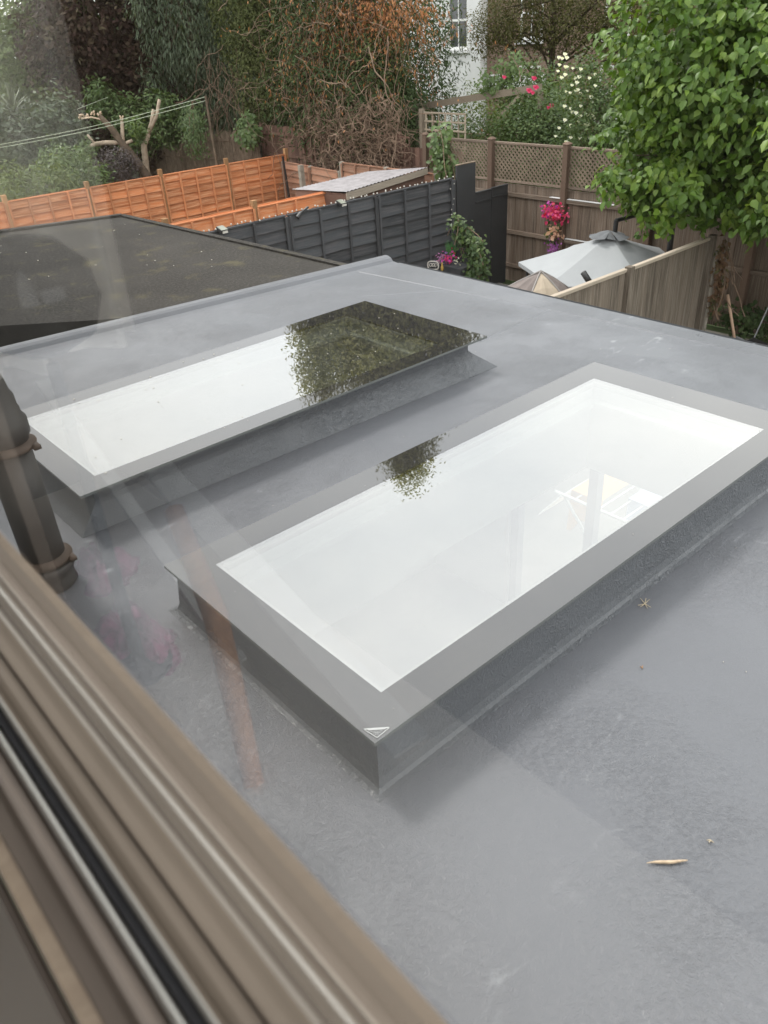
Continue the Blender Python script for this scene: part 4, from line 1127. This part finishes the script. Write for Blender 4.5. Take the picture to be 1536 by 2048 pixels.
tree('dark purple leaved tree with a wide heavy crown at upper left', 'purple_tree', 'tree', (12.0, 26.4, GZ), (12, 26.4, 5.4),
     [(11.7, 26.2, 2.5, 1.9, 1.9, 2.3), (12.7, 25.6, 1.5, 1.4, 1.3, 2.2), (11.0, 26.4, .9, 1.3, 1.2, 1.9), (12.1, 26.3, -.5, 1.8, 1.0, 1.5)], 1050, 18, .15, .17, .10, L_purple, r0=.2, br=18, shell=.5)
tree('light green tree with loose foliage at the top left corner', 'light_green_tree', 'tree', (10.9, 28.6, GZ), (10.9, 28.6, 4.4),
     [(10.9, 28.2, 1.9, 1.2, 1.2, 1.5), (11.9, 27.8, 2.2, 1.0, 1.0, 1.6), (10.1, 28.6, .9, 1.3, 1.2, 1.5), (11.0, 28.4, -.6, 1.9, 1.2, 1.4)], 1700, 13, .11, .16, .085, L_light, r0=.15, br=14, shell=.5)
tree('pale green bush low at the left edge under the light green tree', 'pale_bush', 'bush', (9.6, 28.4, GZ), (9.6, 28.4, .4),
     [(9.4, 28.4, -.2, 1.3, 1.3, 1.4), (8.3, 28.9, -.1, 1.3, 1.2, 1.9)], 700, 12, .14, .11, .05, L_light, r0=.08, br=8, shell=.5)
tree('bright green shrub with pointed leaves below the purple tree', 'green_shrub', 'shrub', (11.2, 23.6, GZ), (11.2, 23.6, -.6), [(11.3, 23.7, -.35, .6, .6, .8), (10.7, 24.2, .3, .45, .4, .6), (11.9, 23.0, -.2, .5, .5, .7)], 420, 12, .10, .15, .06, L_rose, r0=.05, br=8)
# dark green background masses closing the gap to the sky
tree('dense dark tree behind the purple tree', 'background_tree', 'tree', (17, 31, GZ), (17, 31, 4.5), [(16.5, 31, 1.4, 3.4, 2.2, 3.4), (19.5, 28.5, 1.2, 2.8, 2.2, 3.4), (13.4, 33.5, .6, 2.4, 1.8, 3.0), (18, 30, .6, 3.6, 1.6, 3.6)], 5200, 11, .22, .24, .14, L_con2, r0=.25, br=14, shell=.6, group='distant trees closing the view')
tree('loose dark tree between the vine tangle and the white house', 'background_tree', 'tree', (20.5, 22.5, GZ), (20.5, 22.5, 4.6), [(20.3, 24.6, 1.4, 1.9, 1.5, 2.6), (19.8, 22.6, -1.2, 1.5, 2.4, 1.4)], 2000, 10, .2, .18, .09, L_con2, r0=.18, br=14, shell=.6, group='distant trees closing the view')
tree('dull olive yew-like tree in front of the brick terrace', 'yew_tree', 'tree', (21.4, 16.4, GZ), (21.3, 16.6, 2.4),
     [(21.0, 17.3, 1.65, 1.5, 1.2, .95), (21.5, 15.6, 1.6, 1.7, 1.5, 1.0), (21.2, 16.6, 2.8, 2.0, 2.2, 1.1), (20.6, 18.3, 1.4, .9, .8, .7), (22.0, 14.2, 1.2, 1.2, 1.4, 1.1), (21.6, 13.0, 2.3, 1.4, 1.6, 1.5)], 2900, 13, .15, .10, .035, L_yew, r0=.16, br=26, shell=.7, droop=.3)
tree('leafy shrubs crowding below the yew-like tree', 'green_shrub', 'shrub', (17.8, 15.6, GZ), (17.8, 15.6, -.8), [(17.6, 15.9, -1.2, 1.3, 1.5, 1.35), (17.8, 13.8, -1.0, 1.3, 1.6, 1.5), (18.0, 12.0, -.8, 1.4, 1.7, 1.6)], 1500, 11, .14, .10, .05, L_light, r0=.08, br=10, shell=.5, group='garden shrubs behind the roses')
tree('dark shrub filling the corner behind the white roses', 'green_shrub', 'shrub', (18.5, 9.8, GZ), (18.5, 9.8, -.4), [(18.3, 9.8, -.4, 1.6, 2.0, 2.0), (18.6, 8.0, .1, 1.6, 2.0, 2.4)], 1100, 10, .16, .12, .06, L_con2, r0=.08, br=10, shell=.5, group='garden shrubs behind the roses')

# roses
def blossom_mesh(mat, nm, seed):
    r = random.Random(seed); m = MB(); 
    for k in range(11):
        a = k * 2.4; el = .25 + .06 * k; rr = 1 - .06 * k
        d = Vector((math.cos(a) * math.cos(el), math.sin(a) * math.cos(el), math.sin(el))); s_ = Vector((-math.sin(a), math.cos(a), 0)) * .42 * rr
        m.quad(Vector((0, 0, 0)), d * .6 * rr - s_, d * rr + Vector((0, 0, .1)), d * .6 * rr + s_)
    me = m.mesh(nm); me.materials.append(mat)
    at = me.attributes.new('tint', 'FLOAT', 'FACE'); at.data.foreach_set('value', [r.random() for _ in me.polygons]); return me
rb = tree('rose bush with a few red blooms under the pergola beam', 'red_rose_bush', 'rose bush', (14.9, 12.9, GZ), (14.9, 12.9, -.4),
     [(15.2, 13.8, -1.1, .7, 1.1, .95), (15.2, 12.2, -.75, .8, 1.2, 1.15), (16.0, 13.0, .3, .7, .9, .6), (14.9, 11.4, -.9, .7, .9, .8), (14.6, 12.1, -.35, .4, .7, .5), (14.9, 11.6, -.1, .35, .5, .45)], 1700, 11, .10, .075, .045, L_rose, r0=.05, br=16, shell=.5)
bred = blossom_mesh(L_red, 'blossom', 1)
for (x, y, z) in ((14.17, 12.2, .67), (14.56, 11.73, .62), (14.50, 11.80, .40), (14.58, 11.69, .45), (14.52, 11.72, .36), (14.8, 11.43, .1), (14.76, 11.46, .06)):
    d = Vector((-.6, -.6, .5)).normalized(); q = d.to_track_quat('Z', 'Y').to_matrix().to_4x4()
    inst(bred, 'blossom', rb, Matrix.Translation((x, y, z)) @ q @ Matrix.Scale(rnd.uniform(.055, .08), 4))
wr_ = tree('white rambling rose bush covered in blooms beside the big leafy tree', 'white_rose_bush', 'rose bush', (14.6, 10.1, GZ), (14.6, 10.1, .2),
     [(14.6, 10.2, -.4, .6, .75, 1.0), (14.5, 10.35, .55, .4, .45, .6), (14.7, 9.5, -.3, .6, .7, 1.1)], 700, 11, .10, .075, .045, L_rose, r0=.05, br=16, shell=.6)
bwh = blossom_mesh(L_white, 'blossom', 2)
wc = [(13.97, 10.53, 1.06), (14.04, 10.45, .93), (14.16, 10.29, .63), (14.11, 10.35, .47), (14.29, 10.1, .62), (14.09, 10.37, .16), (14.35, 10.02, .06), (14.27, 10.13, -.11), (14.05, 10.43, -.14), (14.26, 10.14, -.42), (14.28, 10.12, .37), (14.11, 10.35, .38), (13.98, 10.6, .85), (14.2, 10.25, .1), (14.0, 10.5, -.4)]
for c_ in wc:
    for _ in range(rnd.randint(2, 5)):
        q = Vector(c_) + Vector((rnd.gauss(0, .04), rnd.gauss(0, .09), rnd.gauss(0, .09))); d = Vector((-.7 + rnd.uniform(-.3, .3), -.5, .5)).normalized()
        inst(bwh, 'blossom', wr_, Matrix.Translation(q) @ d.to_track_quat('Z', 'Y').to_matrix().to_4x4() @ Matrix.Scale(rnd.uniform(.035, .055), 4))

# dry vines: tangled stems and dead orange leaves hanging over the conifer
vt_ = thing('dry_vine', 'tangle of dry brown climber stems with dead orange leaves over the tall conifer', 'vine', (13.5, 16.8, GZ))
def strand(p, n, step, wander, down, r):
    pts_ = [p.copy()]; d = Vector((rnd.uniform(-1, 1) * .4, rnd.uniform(-1, 1), -down)).normalized()
    for _ in range(n):
        d = (d + Vector((rnd.gauss(0, wander) * .5, rnd.gauss(0, wander), rnd.gauss(0, wander) - down * .12))).normalized()
        p = p + d * step; pts_.append(p.copy())
        if p.z < -2.2: break
    return pts_
vm = MB(); dead_P = []
for k in range(210):
    f = rnd.random(); y = 14.0 + 5.2 * rnd.random() ** .8; z = rnd.uniform(-.4, 2.9)
    x = 13.05 + .25 * abs(y - 16.8) * .5 + rnd.uniform(-.15, .5)
    st = strand(Vector((x, y, z)), rnd.randint(10, 26), .13, .42, .75, .01)
    vm.tube(st, [rnd.uniform(.004, .009)] * len(st), 3, False)
    if z > .3:
        dead_P += [st[i] for i in range(1, len(st)) if st[i].z > .2 or rnd.random() < .12]
for k in range(4):
    y = rnd.uniform(14.3, 17.2); st = strand(Vector((13.2 + rnd.uniform(-.2, .3), y, rnd.uniform(.2, 2.2))), 30, .12, .3, .8, .02)
    vm.tube(st, [rnd.uniform(.011, .018)] * len(st), 5, False)
for k in range(420):   # finer mess near the bottom
    st = strand(Vector((13.0 + rnd.uniform(-.15, .3), rnd.uniform(14.3, 17.4), rnd.uniform(-1.2, .3))), 14, .09, .8, .4, .01)
    vm.tube(st, [rnd.uniform(.005, .010)] * len(st), 3, False)
vm.build('stem', M_vine, vt_, kind='stuff')
dp = np.array([tuple(p_) for p_ in dead_P]); k = (dp[:, 1] < 18.6)
dp = dp[k]; dp = dp[rng.random(len(dp)) < .8]; dp = dp + rng.normal(size=(len(dp), 3)) * np.array([.05, .07, .08])
P, Nn, tint = cloud([(13.7, 17.6, .2, .5, 1.1, 1.3), (13.7, 16.2, -.3, .5, 1.1, 1.2), (13.9, 18.6, 1.4, .6, .8, 1.3), (13.8, 15.6, .9, .5, .7, 1.0)], 900, 13, .13, .9, (1, 1, 1.5)); leaves_mesh('green_shoots', P, Nn, .12, .045, L_con, .4, False, tint, vt_, kind='stuff')
leaves_mesh('dead_leaf_mass', dp, norm(rng.normal(size=(len(dp), 3)) + np.array([-.5, -.5, 0])), .10, .032, L_dead, .7, False, None, vt_, kind='stuff')
P, Nn, tint = cloud([(14.0, 16.2, 1.9, .7, 2.3, .75), (13.9, 17.6, 1.3, .5, 1.2, .6)], 520, 10, .10, .9); leaves_mesh('dead_leaf_mass', P, Nn, .11, .035, L_dead, .7, False, tint, vt_, kind='stuff')
# brown stems hanging out of the weeping tree
v2 = thing('dry_vine', 'brown dangling stems hanging between the weeping tree and the olive conifer', 'vine', (13.0, 21.4, GZ))
vm = MB()
for k in range(40):
    st = strand(Vector((13.0 + rnd.uniform(-.1, .2), rnd.uniform(20.4, 22.0), rnd.uniform(-.1, 1.6))), 16, .12, .3, .9, .01); vm.tube(st, .008, 3, False)
vm.build('stem', M_vine, v2, kind='stuff')

# ivy and climbers on the fences
def climber(lab, blobs, n, per, mat=L_ivy, ll=.07, lw=.06, name='ivy', cat='ivy', cs=.07, stemx=None):
    b = blobs[0]; t = thing(name, lab, cat, (b[0], b[1], b[2] - b[5]))
    P, Nn, tint = cloud(blobs, n, per, cs, .8); Nn = norm(Nn + np.array([-.6, -.5, 0]))
    leaves_mesh('leaves', P, Nn, ll, lw, mat, .5, True, tint, t, kind='stuff')
    m = MB()
    for q in blobs:
        for _ in range(3):
            st = strand(Vector((q[0], q[1] + rnd.uniform(-.5, .5) * q[4], q[2] + q[5] * .9)), int(q[5] * 2 / .12) + 2, .12, .2, 1, .01); m.tube(st, .007, 4, False)
    m.build('stem', M_vine, t)
    return t
climber('fresh green climber hanging at the left end of the lattice fence', [(12.5, 12.4, -.5, .18, .22, .45), (12.45, 12.1, -.85, .15, .2, .3)], 60, 7, L_fat, .12, .10)
climber('drooping green foliage hanging over the reed screen', [(11.9, 21.4, -.55, .25, .45, .65), (12.2, 21.9, -.2, .3, .5, .5)], 150, 10, L_rose, .11, .035, 'hanging_foliage', 'foliage', .09)
climber('yellow green ivy clump on top of the reed screen end', [(12.7, 19.9, -.5, .2, .45, .35)], 70, 8, L_fat, .12, .09)
climber('trailing ivy garland curving down beside the dark panels', [(10.55, 9.91, -1.5, .09, .10, .16), (10.55, 9.72, -1.72, .09, .12, .17), (10.55, 9.59, -1.94, .10, .12, .22), (10.55, 9.65, -2.2, .1, .2, .2), (10.5, 10.03, -1.37, .05, .07, .17)], 130, 8, L_ivy, .08, .06)
climber('brown and green creeper climbing the end post of the weathered fence', [(11.22, 5.48, -1.35, .08, .08, .2), (11.22, 5.46, -1.75, .08, .08, .3), (11.2, 5.5, -2.1, .07, .1, .15)], 60, 6, leafmat('russet_leaf', (.12, .06, .035), (.16, .09, .05), (.06, .10, .03), .7, .2), .07, .045, 'creeper', 'creeper', .04)
climber('low dark ivy in the shade right of the weathered fence', [(12.1, 5.3, -2.5, .25, .45, .3), (12.2, 4.4, -2.3, .2, .5, .5)], 90, 8, L_con2, .09, .07)
climber('pale green spray above the white rose corner', [(15.2, 12.9, .75, .3, .35, .35), (15.0, 13.3, .5, .25, .3, .3)], 60, 8, L_fat, .09, .06, 'climbing_shrub', 'shrub', .08)

# left garden plants
tree('leafy green shrub rising over the left end of the orange fence', 'green_bush', 'bush', (7.2, 20.0, GZ), (7.2, 20, -1), [(6.3, 20.2, -1.1, .7, .6, .6), (7.2, 19.9, -1.05, .6, .5, .55)], 380, 9, .10, .12, .04, L_light, r0=.04, br=8, group='bushes over the orange fence')
tree('bright green bush with upright leaves behind the orange fence', 'green_bush', 'bush', (7.9, 20.4, GZ), (7.9, 20.4, -1), [(7.8, 20.6, -.85, .65, .5, .55), (8.3, 20.2, -1.1, .4, .3, .4)], 300, 9, .10, .13, .04, L_fat, r0=.04, br=8, group='bushes over the orange fence')
tree('tall dark green shrub left of the pollarded tree', 'green_bush', 'bush', (7.6, 22.4, GZ), (7.6, 22.4, -.2), [(7.3, 22.6, -.4, .8, .7, 1.0), (8.5, 22.2, -.2, .8, .6, 1.0)], 520, 12, .10, .15, .075, L_euc, r0=.05, br=8, group='bushes over the orange fence')
tree('dusky purple shrub between pollarded trunk and orange fence', 'purple_shrub', 'shrub', (9.2, 20.6, GZ), (9.2, 20.6, -1), [(9.15, 20.6, -.95, .6, .45, .42)], 330, 9, .08, .06, .035, leafmat('dusky_leaf', (.05, .04, .045), (.08, .065, .07), (.12, .10, .10), .6, .2), r0=.04, br=8)
# cordyline
cd = thing('cordyline', 'spiky cordyline with long narrow leaves at the left edge', 'cordyline', (7.75, 22.9, GZ))
m = MB(); m.tube([(7.75, 22.9, GZ), (7.75, 22.9, .3)], [.09, .07], 8); m.build('trunk', M_bark, cd)
m = MB()
for k in range(90):
    a = rnd.uniform(0, 2 * math.pi); el = rnd.uniform(-.5, 1.4); d = Vector((math.cos(a) * math.cos(el), math.sin(a) * math.cos(el), math.sin(el))); s_ = Vector((-math.sin(a), math.cos(a), 0)) * .022
    p0 = Vector((7.75, 22.9, .35)); p1 = p0 + d * .4; p2 = p1 + (d + Vector((0, 0, -.35))).normalized() * .35
    m.quad(p0 - s_ * .5, p1 - s_, p1 + s_, p0 + s_ * .5); m.quad(p1 - s_, p2, p1 + s_)
m.build('leaves', plain('cordyline_leaf', (.14, .16, .10), .5), cd, kind='stuff')
# pollarded tree
pt_ = thing('pollarded_tree', 'pollarded tree with pale bare stubs and a leaning trunk behind the orange fence', 'tree', (9.9, 20.6, GZ))
m = MB(); V = Vector
m.tube([(10.3, 20.4, GZ), (9.95, 20.7, -1.3), (9.6, 20.9, -.55), (9.4, 21.0, -.12), (9.19, 21.08, .2)], [.14, .13, .11, .08, .06], 9); m.build('trunk', M_bark, pt_, True)
for pts_, r0 in (([(9.58, 20.9, -.5), (9.61, 20.9, -.28), (9.66, 20.87, .03)], .05), ([(9.56, 20.92, -.45), (9.2, 21.1, -.42), (8.95, 21.2, -.43), (8.73, 21.28, -.52)], .055), ([(8.97, 21.2, -.43), (8.84, 21.25, -.2)], .035), ([(9.56, 20.9, -.5), (9.8, 20.8, -.42)], .045), ([(9.58, 20.9, -.47), (9.48, 20.95, -.66)], .045)):
    m = MB(); m.tube(pts_, [r0] * (len(pts_) - 1) + [r0 * .85], 8); m.build('branch', M_palebark, pt_, True)
m = MB()
for c0 in ((9.19, 21.05, .23), (9.02, 21.12, .24), (8.9, 21.2, .22), (8.78, 21.25, .19), (9.66, 20.85, .08)):
    for _ in range(5):
        q = V(c0) + V((rnd.uniform(-.05, .05), rnd.uniform(-.04, .04), rnd.uniform(-.04, .04))); m.tube([q, q + V((rnd.uniform(-.03, .03), -.02, .04))], .018, 6)
m.tube([(9.3, 21.02, .08), (9.0, 21.12, .18), (8.78, 21.25, .17)], .02, 6)
m.build('cut_stub', plain('fresh_cut_wood', (.58, .45, .33), .8), pt_)
P, Nn, tint = cloud([(8.75, 21.3, -.55, .25, .2, .3), (9.95, 20.75, -.1, .15, .15, .2)], 55, 8, .07, .8); leaves_mesh('leaves', P, Nn, .12, .05, L_fat, .2, False, tint, pt_, kind='stuff')
p2 = thing('pollarded_tree', 'slender twin-stemmed pollarded tree with pale trunk right of the leaning one', 'tree', (10.2, 21.1, GZ))
m = MB(); m.tube([(10.15, 21.2, GZ), (10.2, 21.17, -1.2), (10.25, 21.14, -.62), (10.4, 21.05, -.35)], [.10, .09, .08, .06], 8); m.build('trunk', M_palebark, p2, True)
for pts_ in ([(10.32, 21.1, -.5), (10.52, 21.02, -.1), (10.62, 20.95, .2)], [(10.35, 21.08, -.42), (10.66, 20.93, .05), (10.8, 20.87, .42)]):
    m = MB(); m.tube(pts_, [.05, .045, .045], 8); m.build('branch', M_palebark, p2, True)
P, Nn, tint = cloud([(10.2, 21.1, -.35, .18, .15, .22)], 30, 8, .06, .8); leaves_mesh('leaves', P, Nn, .12, .05, L_fat, .2, False, tint, p2, kind='stuff')
cl = thing('washing_line', 'thin washing lines strung across the left-hand gardens', 'washing line', (8, 20, -1))
for a, b, s_ in (((5.9, 20.7, -.14), (10.9, 18.75, .5), .08), ((5.9, 20.72, -.20), (10.9, 18.75, .42), .08), ((6.0, 24.9, -.62), (10.69, 23.7, .43), .05)):
    m = MB(); a = V(a); b = V(b); pts_ = [a.lerp(b, i / 12) - V((0, 0, s_ * math.sin(math.pi * i / 12))) for i in range(13)]; m.tube(pts_, .008, 4); m.build('line', plain('line_cord', (.45, .5, .38), .6), cl)
m = MB(); m.tube([(10.95, 18.75, GZ), (10.92, 18.75, .52)], .03, 8); m.build('line_post', M_bark, cl)

# hanging artificial flowers on the lattice fence post
hf = thing('flower_garland', 'hanging garland of red, peach and purple flowers on the brown fence', 'garland', (12.42, 9.45, -1.9))
def petals(nm, mat, c0, sp, n, s_, par, droop=0.2):
    c0 = np.array(c0); P = c0 + rng.normal(size=(n, 3)) * np.array(sp); leaves_mesh(nm, P, norm(rng.normal(size=(n, 3)) * .7 + np.array([-.8, -.5, .3])), s_, s_ * .8, mat, droop, True, None, par)
petals('red_blooms', L_red, (12.42, 9.36, -1.42), (.05, .11, .07), 130, .07, hf)
petals('magenta_blooms', L_mag, (12.44, 9.46, -1.36), (.05, .13, .07), 60, .07, hf)
petals('peach_blooms', L_peach, (12.42, 9.36, -1.72), (.03, .06, .07), 40, .09, hf)
petals('green_leaves', L_ivy, (12.44, 9.42, -1.72), (.04, .06, .12), 60, .09, hf, .7)
petals('purple_blooms', L_pur, (12.42, 9.38, -2.05), (.03, .06, .12), 170, .04, hf, .8)
petals('purple_blooms', L_pur, (12.42, 9.40, -2.7), (.03, .06, .12), 80, .04, hf, .8)
# planter corner
pl_ = thing('planter', 'raised dark wooden trough of mixed flowers in front of the charcoal fence', 'planter', (10.5, 10.15, GZ))
m = MB(); m.hexa([(10.33, 9.82, GZ), (10.62, 9.82, GZ), (10.62, 10.5, GZ), (10.33, 10.5, GZ)], [(10.3, 9.78, -2.04), (10.64, 9.78, -2.04), (10.64, 10.53, -2.04), (10.3, 10.53, -2.04)]); m.build('trough', M_darkfence, pl_)
petals('lilac_blooms', L_blue, (10.40, 10.35, -1.95), (.04, .07, .045), 60, .05, pl_)
petals('magenta_blooms', L_mag, (10.40, 10.16, -1.91), (.04, .07, .05), 50, .05, pl_)
petals('white_blooms', L_white, (10.40, 9.98, -1.95), (.03, .05, .04), 14, .035, pl_)
m = MB()
for k in range(70):
    b = V((10.5 + rnd.uniform(-.04, .04), 10.2 + rnd.uniform(-.08, .08), -1.93)); m.quad(b + V((-.007, .007, 0)), b + V((.007, -.007, 0)), b + V((rnd.uniform(-.05, .05), rnd.uniform(-.09, .09), rnd.uniform(.2, .34))))
m.build('grass_tuft', plain('green_blades', (.07, .2, .06), .6), pl_, kind='stuff')
og = thing('wall_ornament', 'white scrollwork ornament with rounded frame beside the planter', 'ornament', (10.2, 10.37, -2.11))
m = MB(); c0 = V((10.2, 10.37, -2.04)); u_ = V((.45, -.89, 0)) ; ring_ = []
for k in range(17):
    a = 2 * math.pi * k / 16; sx, sz = math.copysign(abs(math.cos(a)) ** .6, math.cos(a)), math.copysign(abs(math.sin(a)) ** .6, math.sin(a)); ring_.append(c0 + u_ * .104 * sx + V((0, 0, .074 * sz)))
m.tube(ring_, .012, 6, False); m.build('frame', plain('white_metal', (.6, .56, .52), .5), og)
m = MB()
for s_ in (-.048, .048, 0):
    pts_ = [c0 + u_ * (s_ + .039 * math.cos(t_) * (1 - t_ / 9)) + V((0, 0, .043 * math.sin(t_) * (1 - t_ / 9))) for t_ in [k * .5 for k in range(14)]]; m.tube(pts_, .007, 5)
m.build('scroll', bpy.data.materials['white_metal'], og)
m = MB()
m.lathe((10.28, 10.22, -2.13), [(.017, 0), (.03, .026), (.026, .07), (.013, .104), (.017, .13), (.004, .156)], 10)
tag(m.build('figurine', plain('yellow_glaze', (.5, .32, .08), .4), None, True), 'small yellow and white figurine between ornament and planter', 'figurine')
# white reflections on the fence rails, painted as thin white strips by the post
for a, b in ((9.6, 9.35), (9.2, 8.2)):
    m = MB(); m.box(12.508, b, -1.163, 12.58, a, -1.157); m.build('painted_reflection', M_render, fb)
m = MB(); m.box(12.508, 8.0, -1.862, 12.58, 9.2, -1.856); m.build('painted_reflection', M_render, fb)

# ------------------------------------------------------------------ small litter on the roof
m = MB(); a, b = V((1.168, .502, .006)), V((1.243, .438, .006)); pts_ = [a.lerp(b, i / 8) + V((0, 0, 0)) + V((.3, .4, 0)).normalized() * .0012 * math.sin(i) for i in range(9)]
m.tube(pts_, [.0008, .0022, .0034, .0040, .0042, .0040, .0036, .0026, .0014], 8)
tag(m.build('seed_pod', plain('dry_pod', (.52, .40, .28), .6, .3, 0, .3, 60), None, True), 'slim dry curved seed pod lying on the roof at lower right', 'seed pod')
def sprig(c0, n, l, lab, colr=(.5, .42, .3)):
    m = MB()
    for k in range(n):
        a = rnd.uniform(0, 6.28); m.tube([(c0[0], c0[1], .003), (c0[0] + l * math.cos(a), c0[1] + l * math.sin(a), .004 + rnd.uniform(0, .006))], [.0016, .0008], 4)
    tag(m.build('dry_sprig', plain('dry_sprig', colr, .8)), lab, 'sprig', 'dry sprigs on the roof')
sprig((2.02, 1.05), 8, .03, 'pale dry sprig lying by the foot of the nearer rooflight'); sprig((1.335, .43), 4, .012, 'tiny pale sprig above the seed pod')
sprig((1.74, .88), 5, .008, 'tiny brown seed head on the open roof right of the nearer rooflight', (.35, .2, .1))
lit = MB()
for _ in range(150):
    x, y = rnd.uniform(.9, 4.5), rnd.uniform(-.6, 5.2)
    if (O1[0] - .1 < x < O1[2] + .1 and O1[1] - .1 < y < O1[3] + .1) or (O2[0] - .1 < x < O2[2] + .1 and O2[1] - .1 < y < O2[3] + .1): continue
    a = rnd.uniform(0, 3.14); l = rnd.uniform(.0015, .004); w_ = l * rnd.uniform(.3, .8); lit.beam((x, y, .002), (x + l * math.cos(a), y + l * math.sin(a), .002), w_, .002)
tag(lit.build('litter', plain('pale_crumbs', (.6, .56, .48), .8)), 'scattered pale crumbs and petals on the grey roof', kind='stuff')
lit = MB()
for _ in range(26):
    x, y = rnd.uniform(1.6, 4.1), rnd.uniform(6.7, 9.8); a = rnd.uniform(0, 3.14); l = rnd.uniform(.006, .02); lit.beam((x, y, F + .004), (x + l * math.cos(a), y + l * math.sin(a), F + .004), l * .4, .005)
tag(lit.build('litter', bpy.data.materials['pale_crumbs']), 'pale crumbs and petals scattered on the felt roof', kind='stuff')
# specks and petals on the farther glass
lit = MB()
for O_ in (O1, O2):
    for _ in range(60):
        x, y = rnd.uniform(O_[0] + .05, O_[2] - .05), rnd.uniform(O_[1] + .05, O_[3] - .05); a = rnd.uniform(0, 3.14); l = rnd.uniform(.002, .010) if O_ is O2 else rnd.uniform(.001, .003)
        lit.beam((x, y, .2025), (x + l * math.cos(a), y + l * math.sin(a), .2025), l * .4, .0015)
tag(lit.build('litter', bpy.data.materials['pale_crumbs']), 'tiny petals and grit lying on the rooflight glass', kind='stuff')
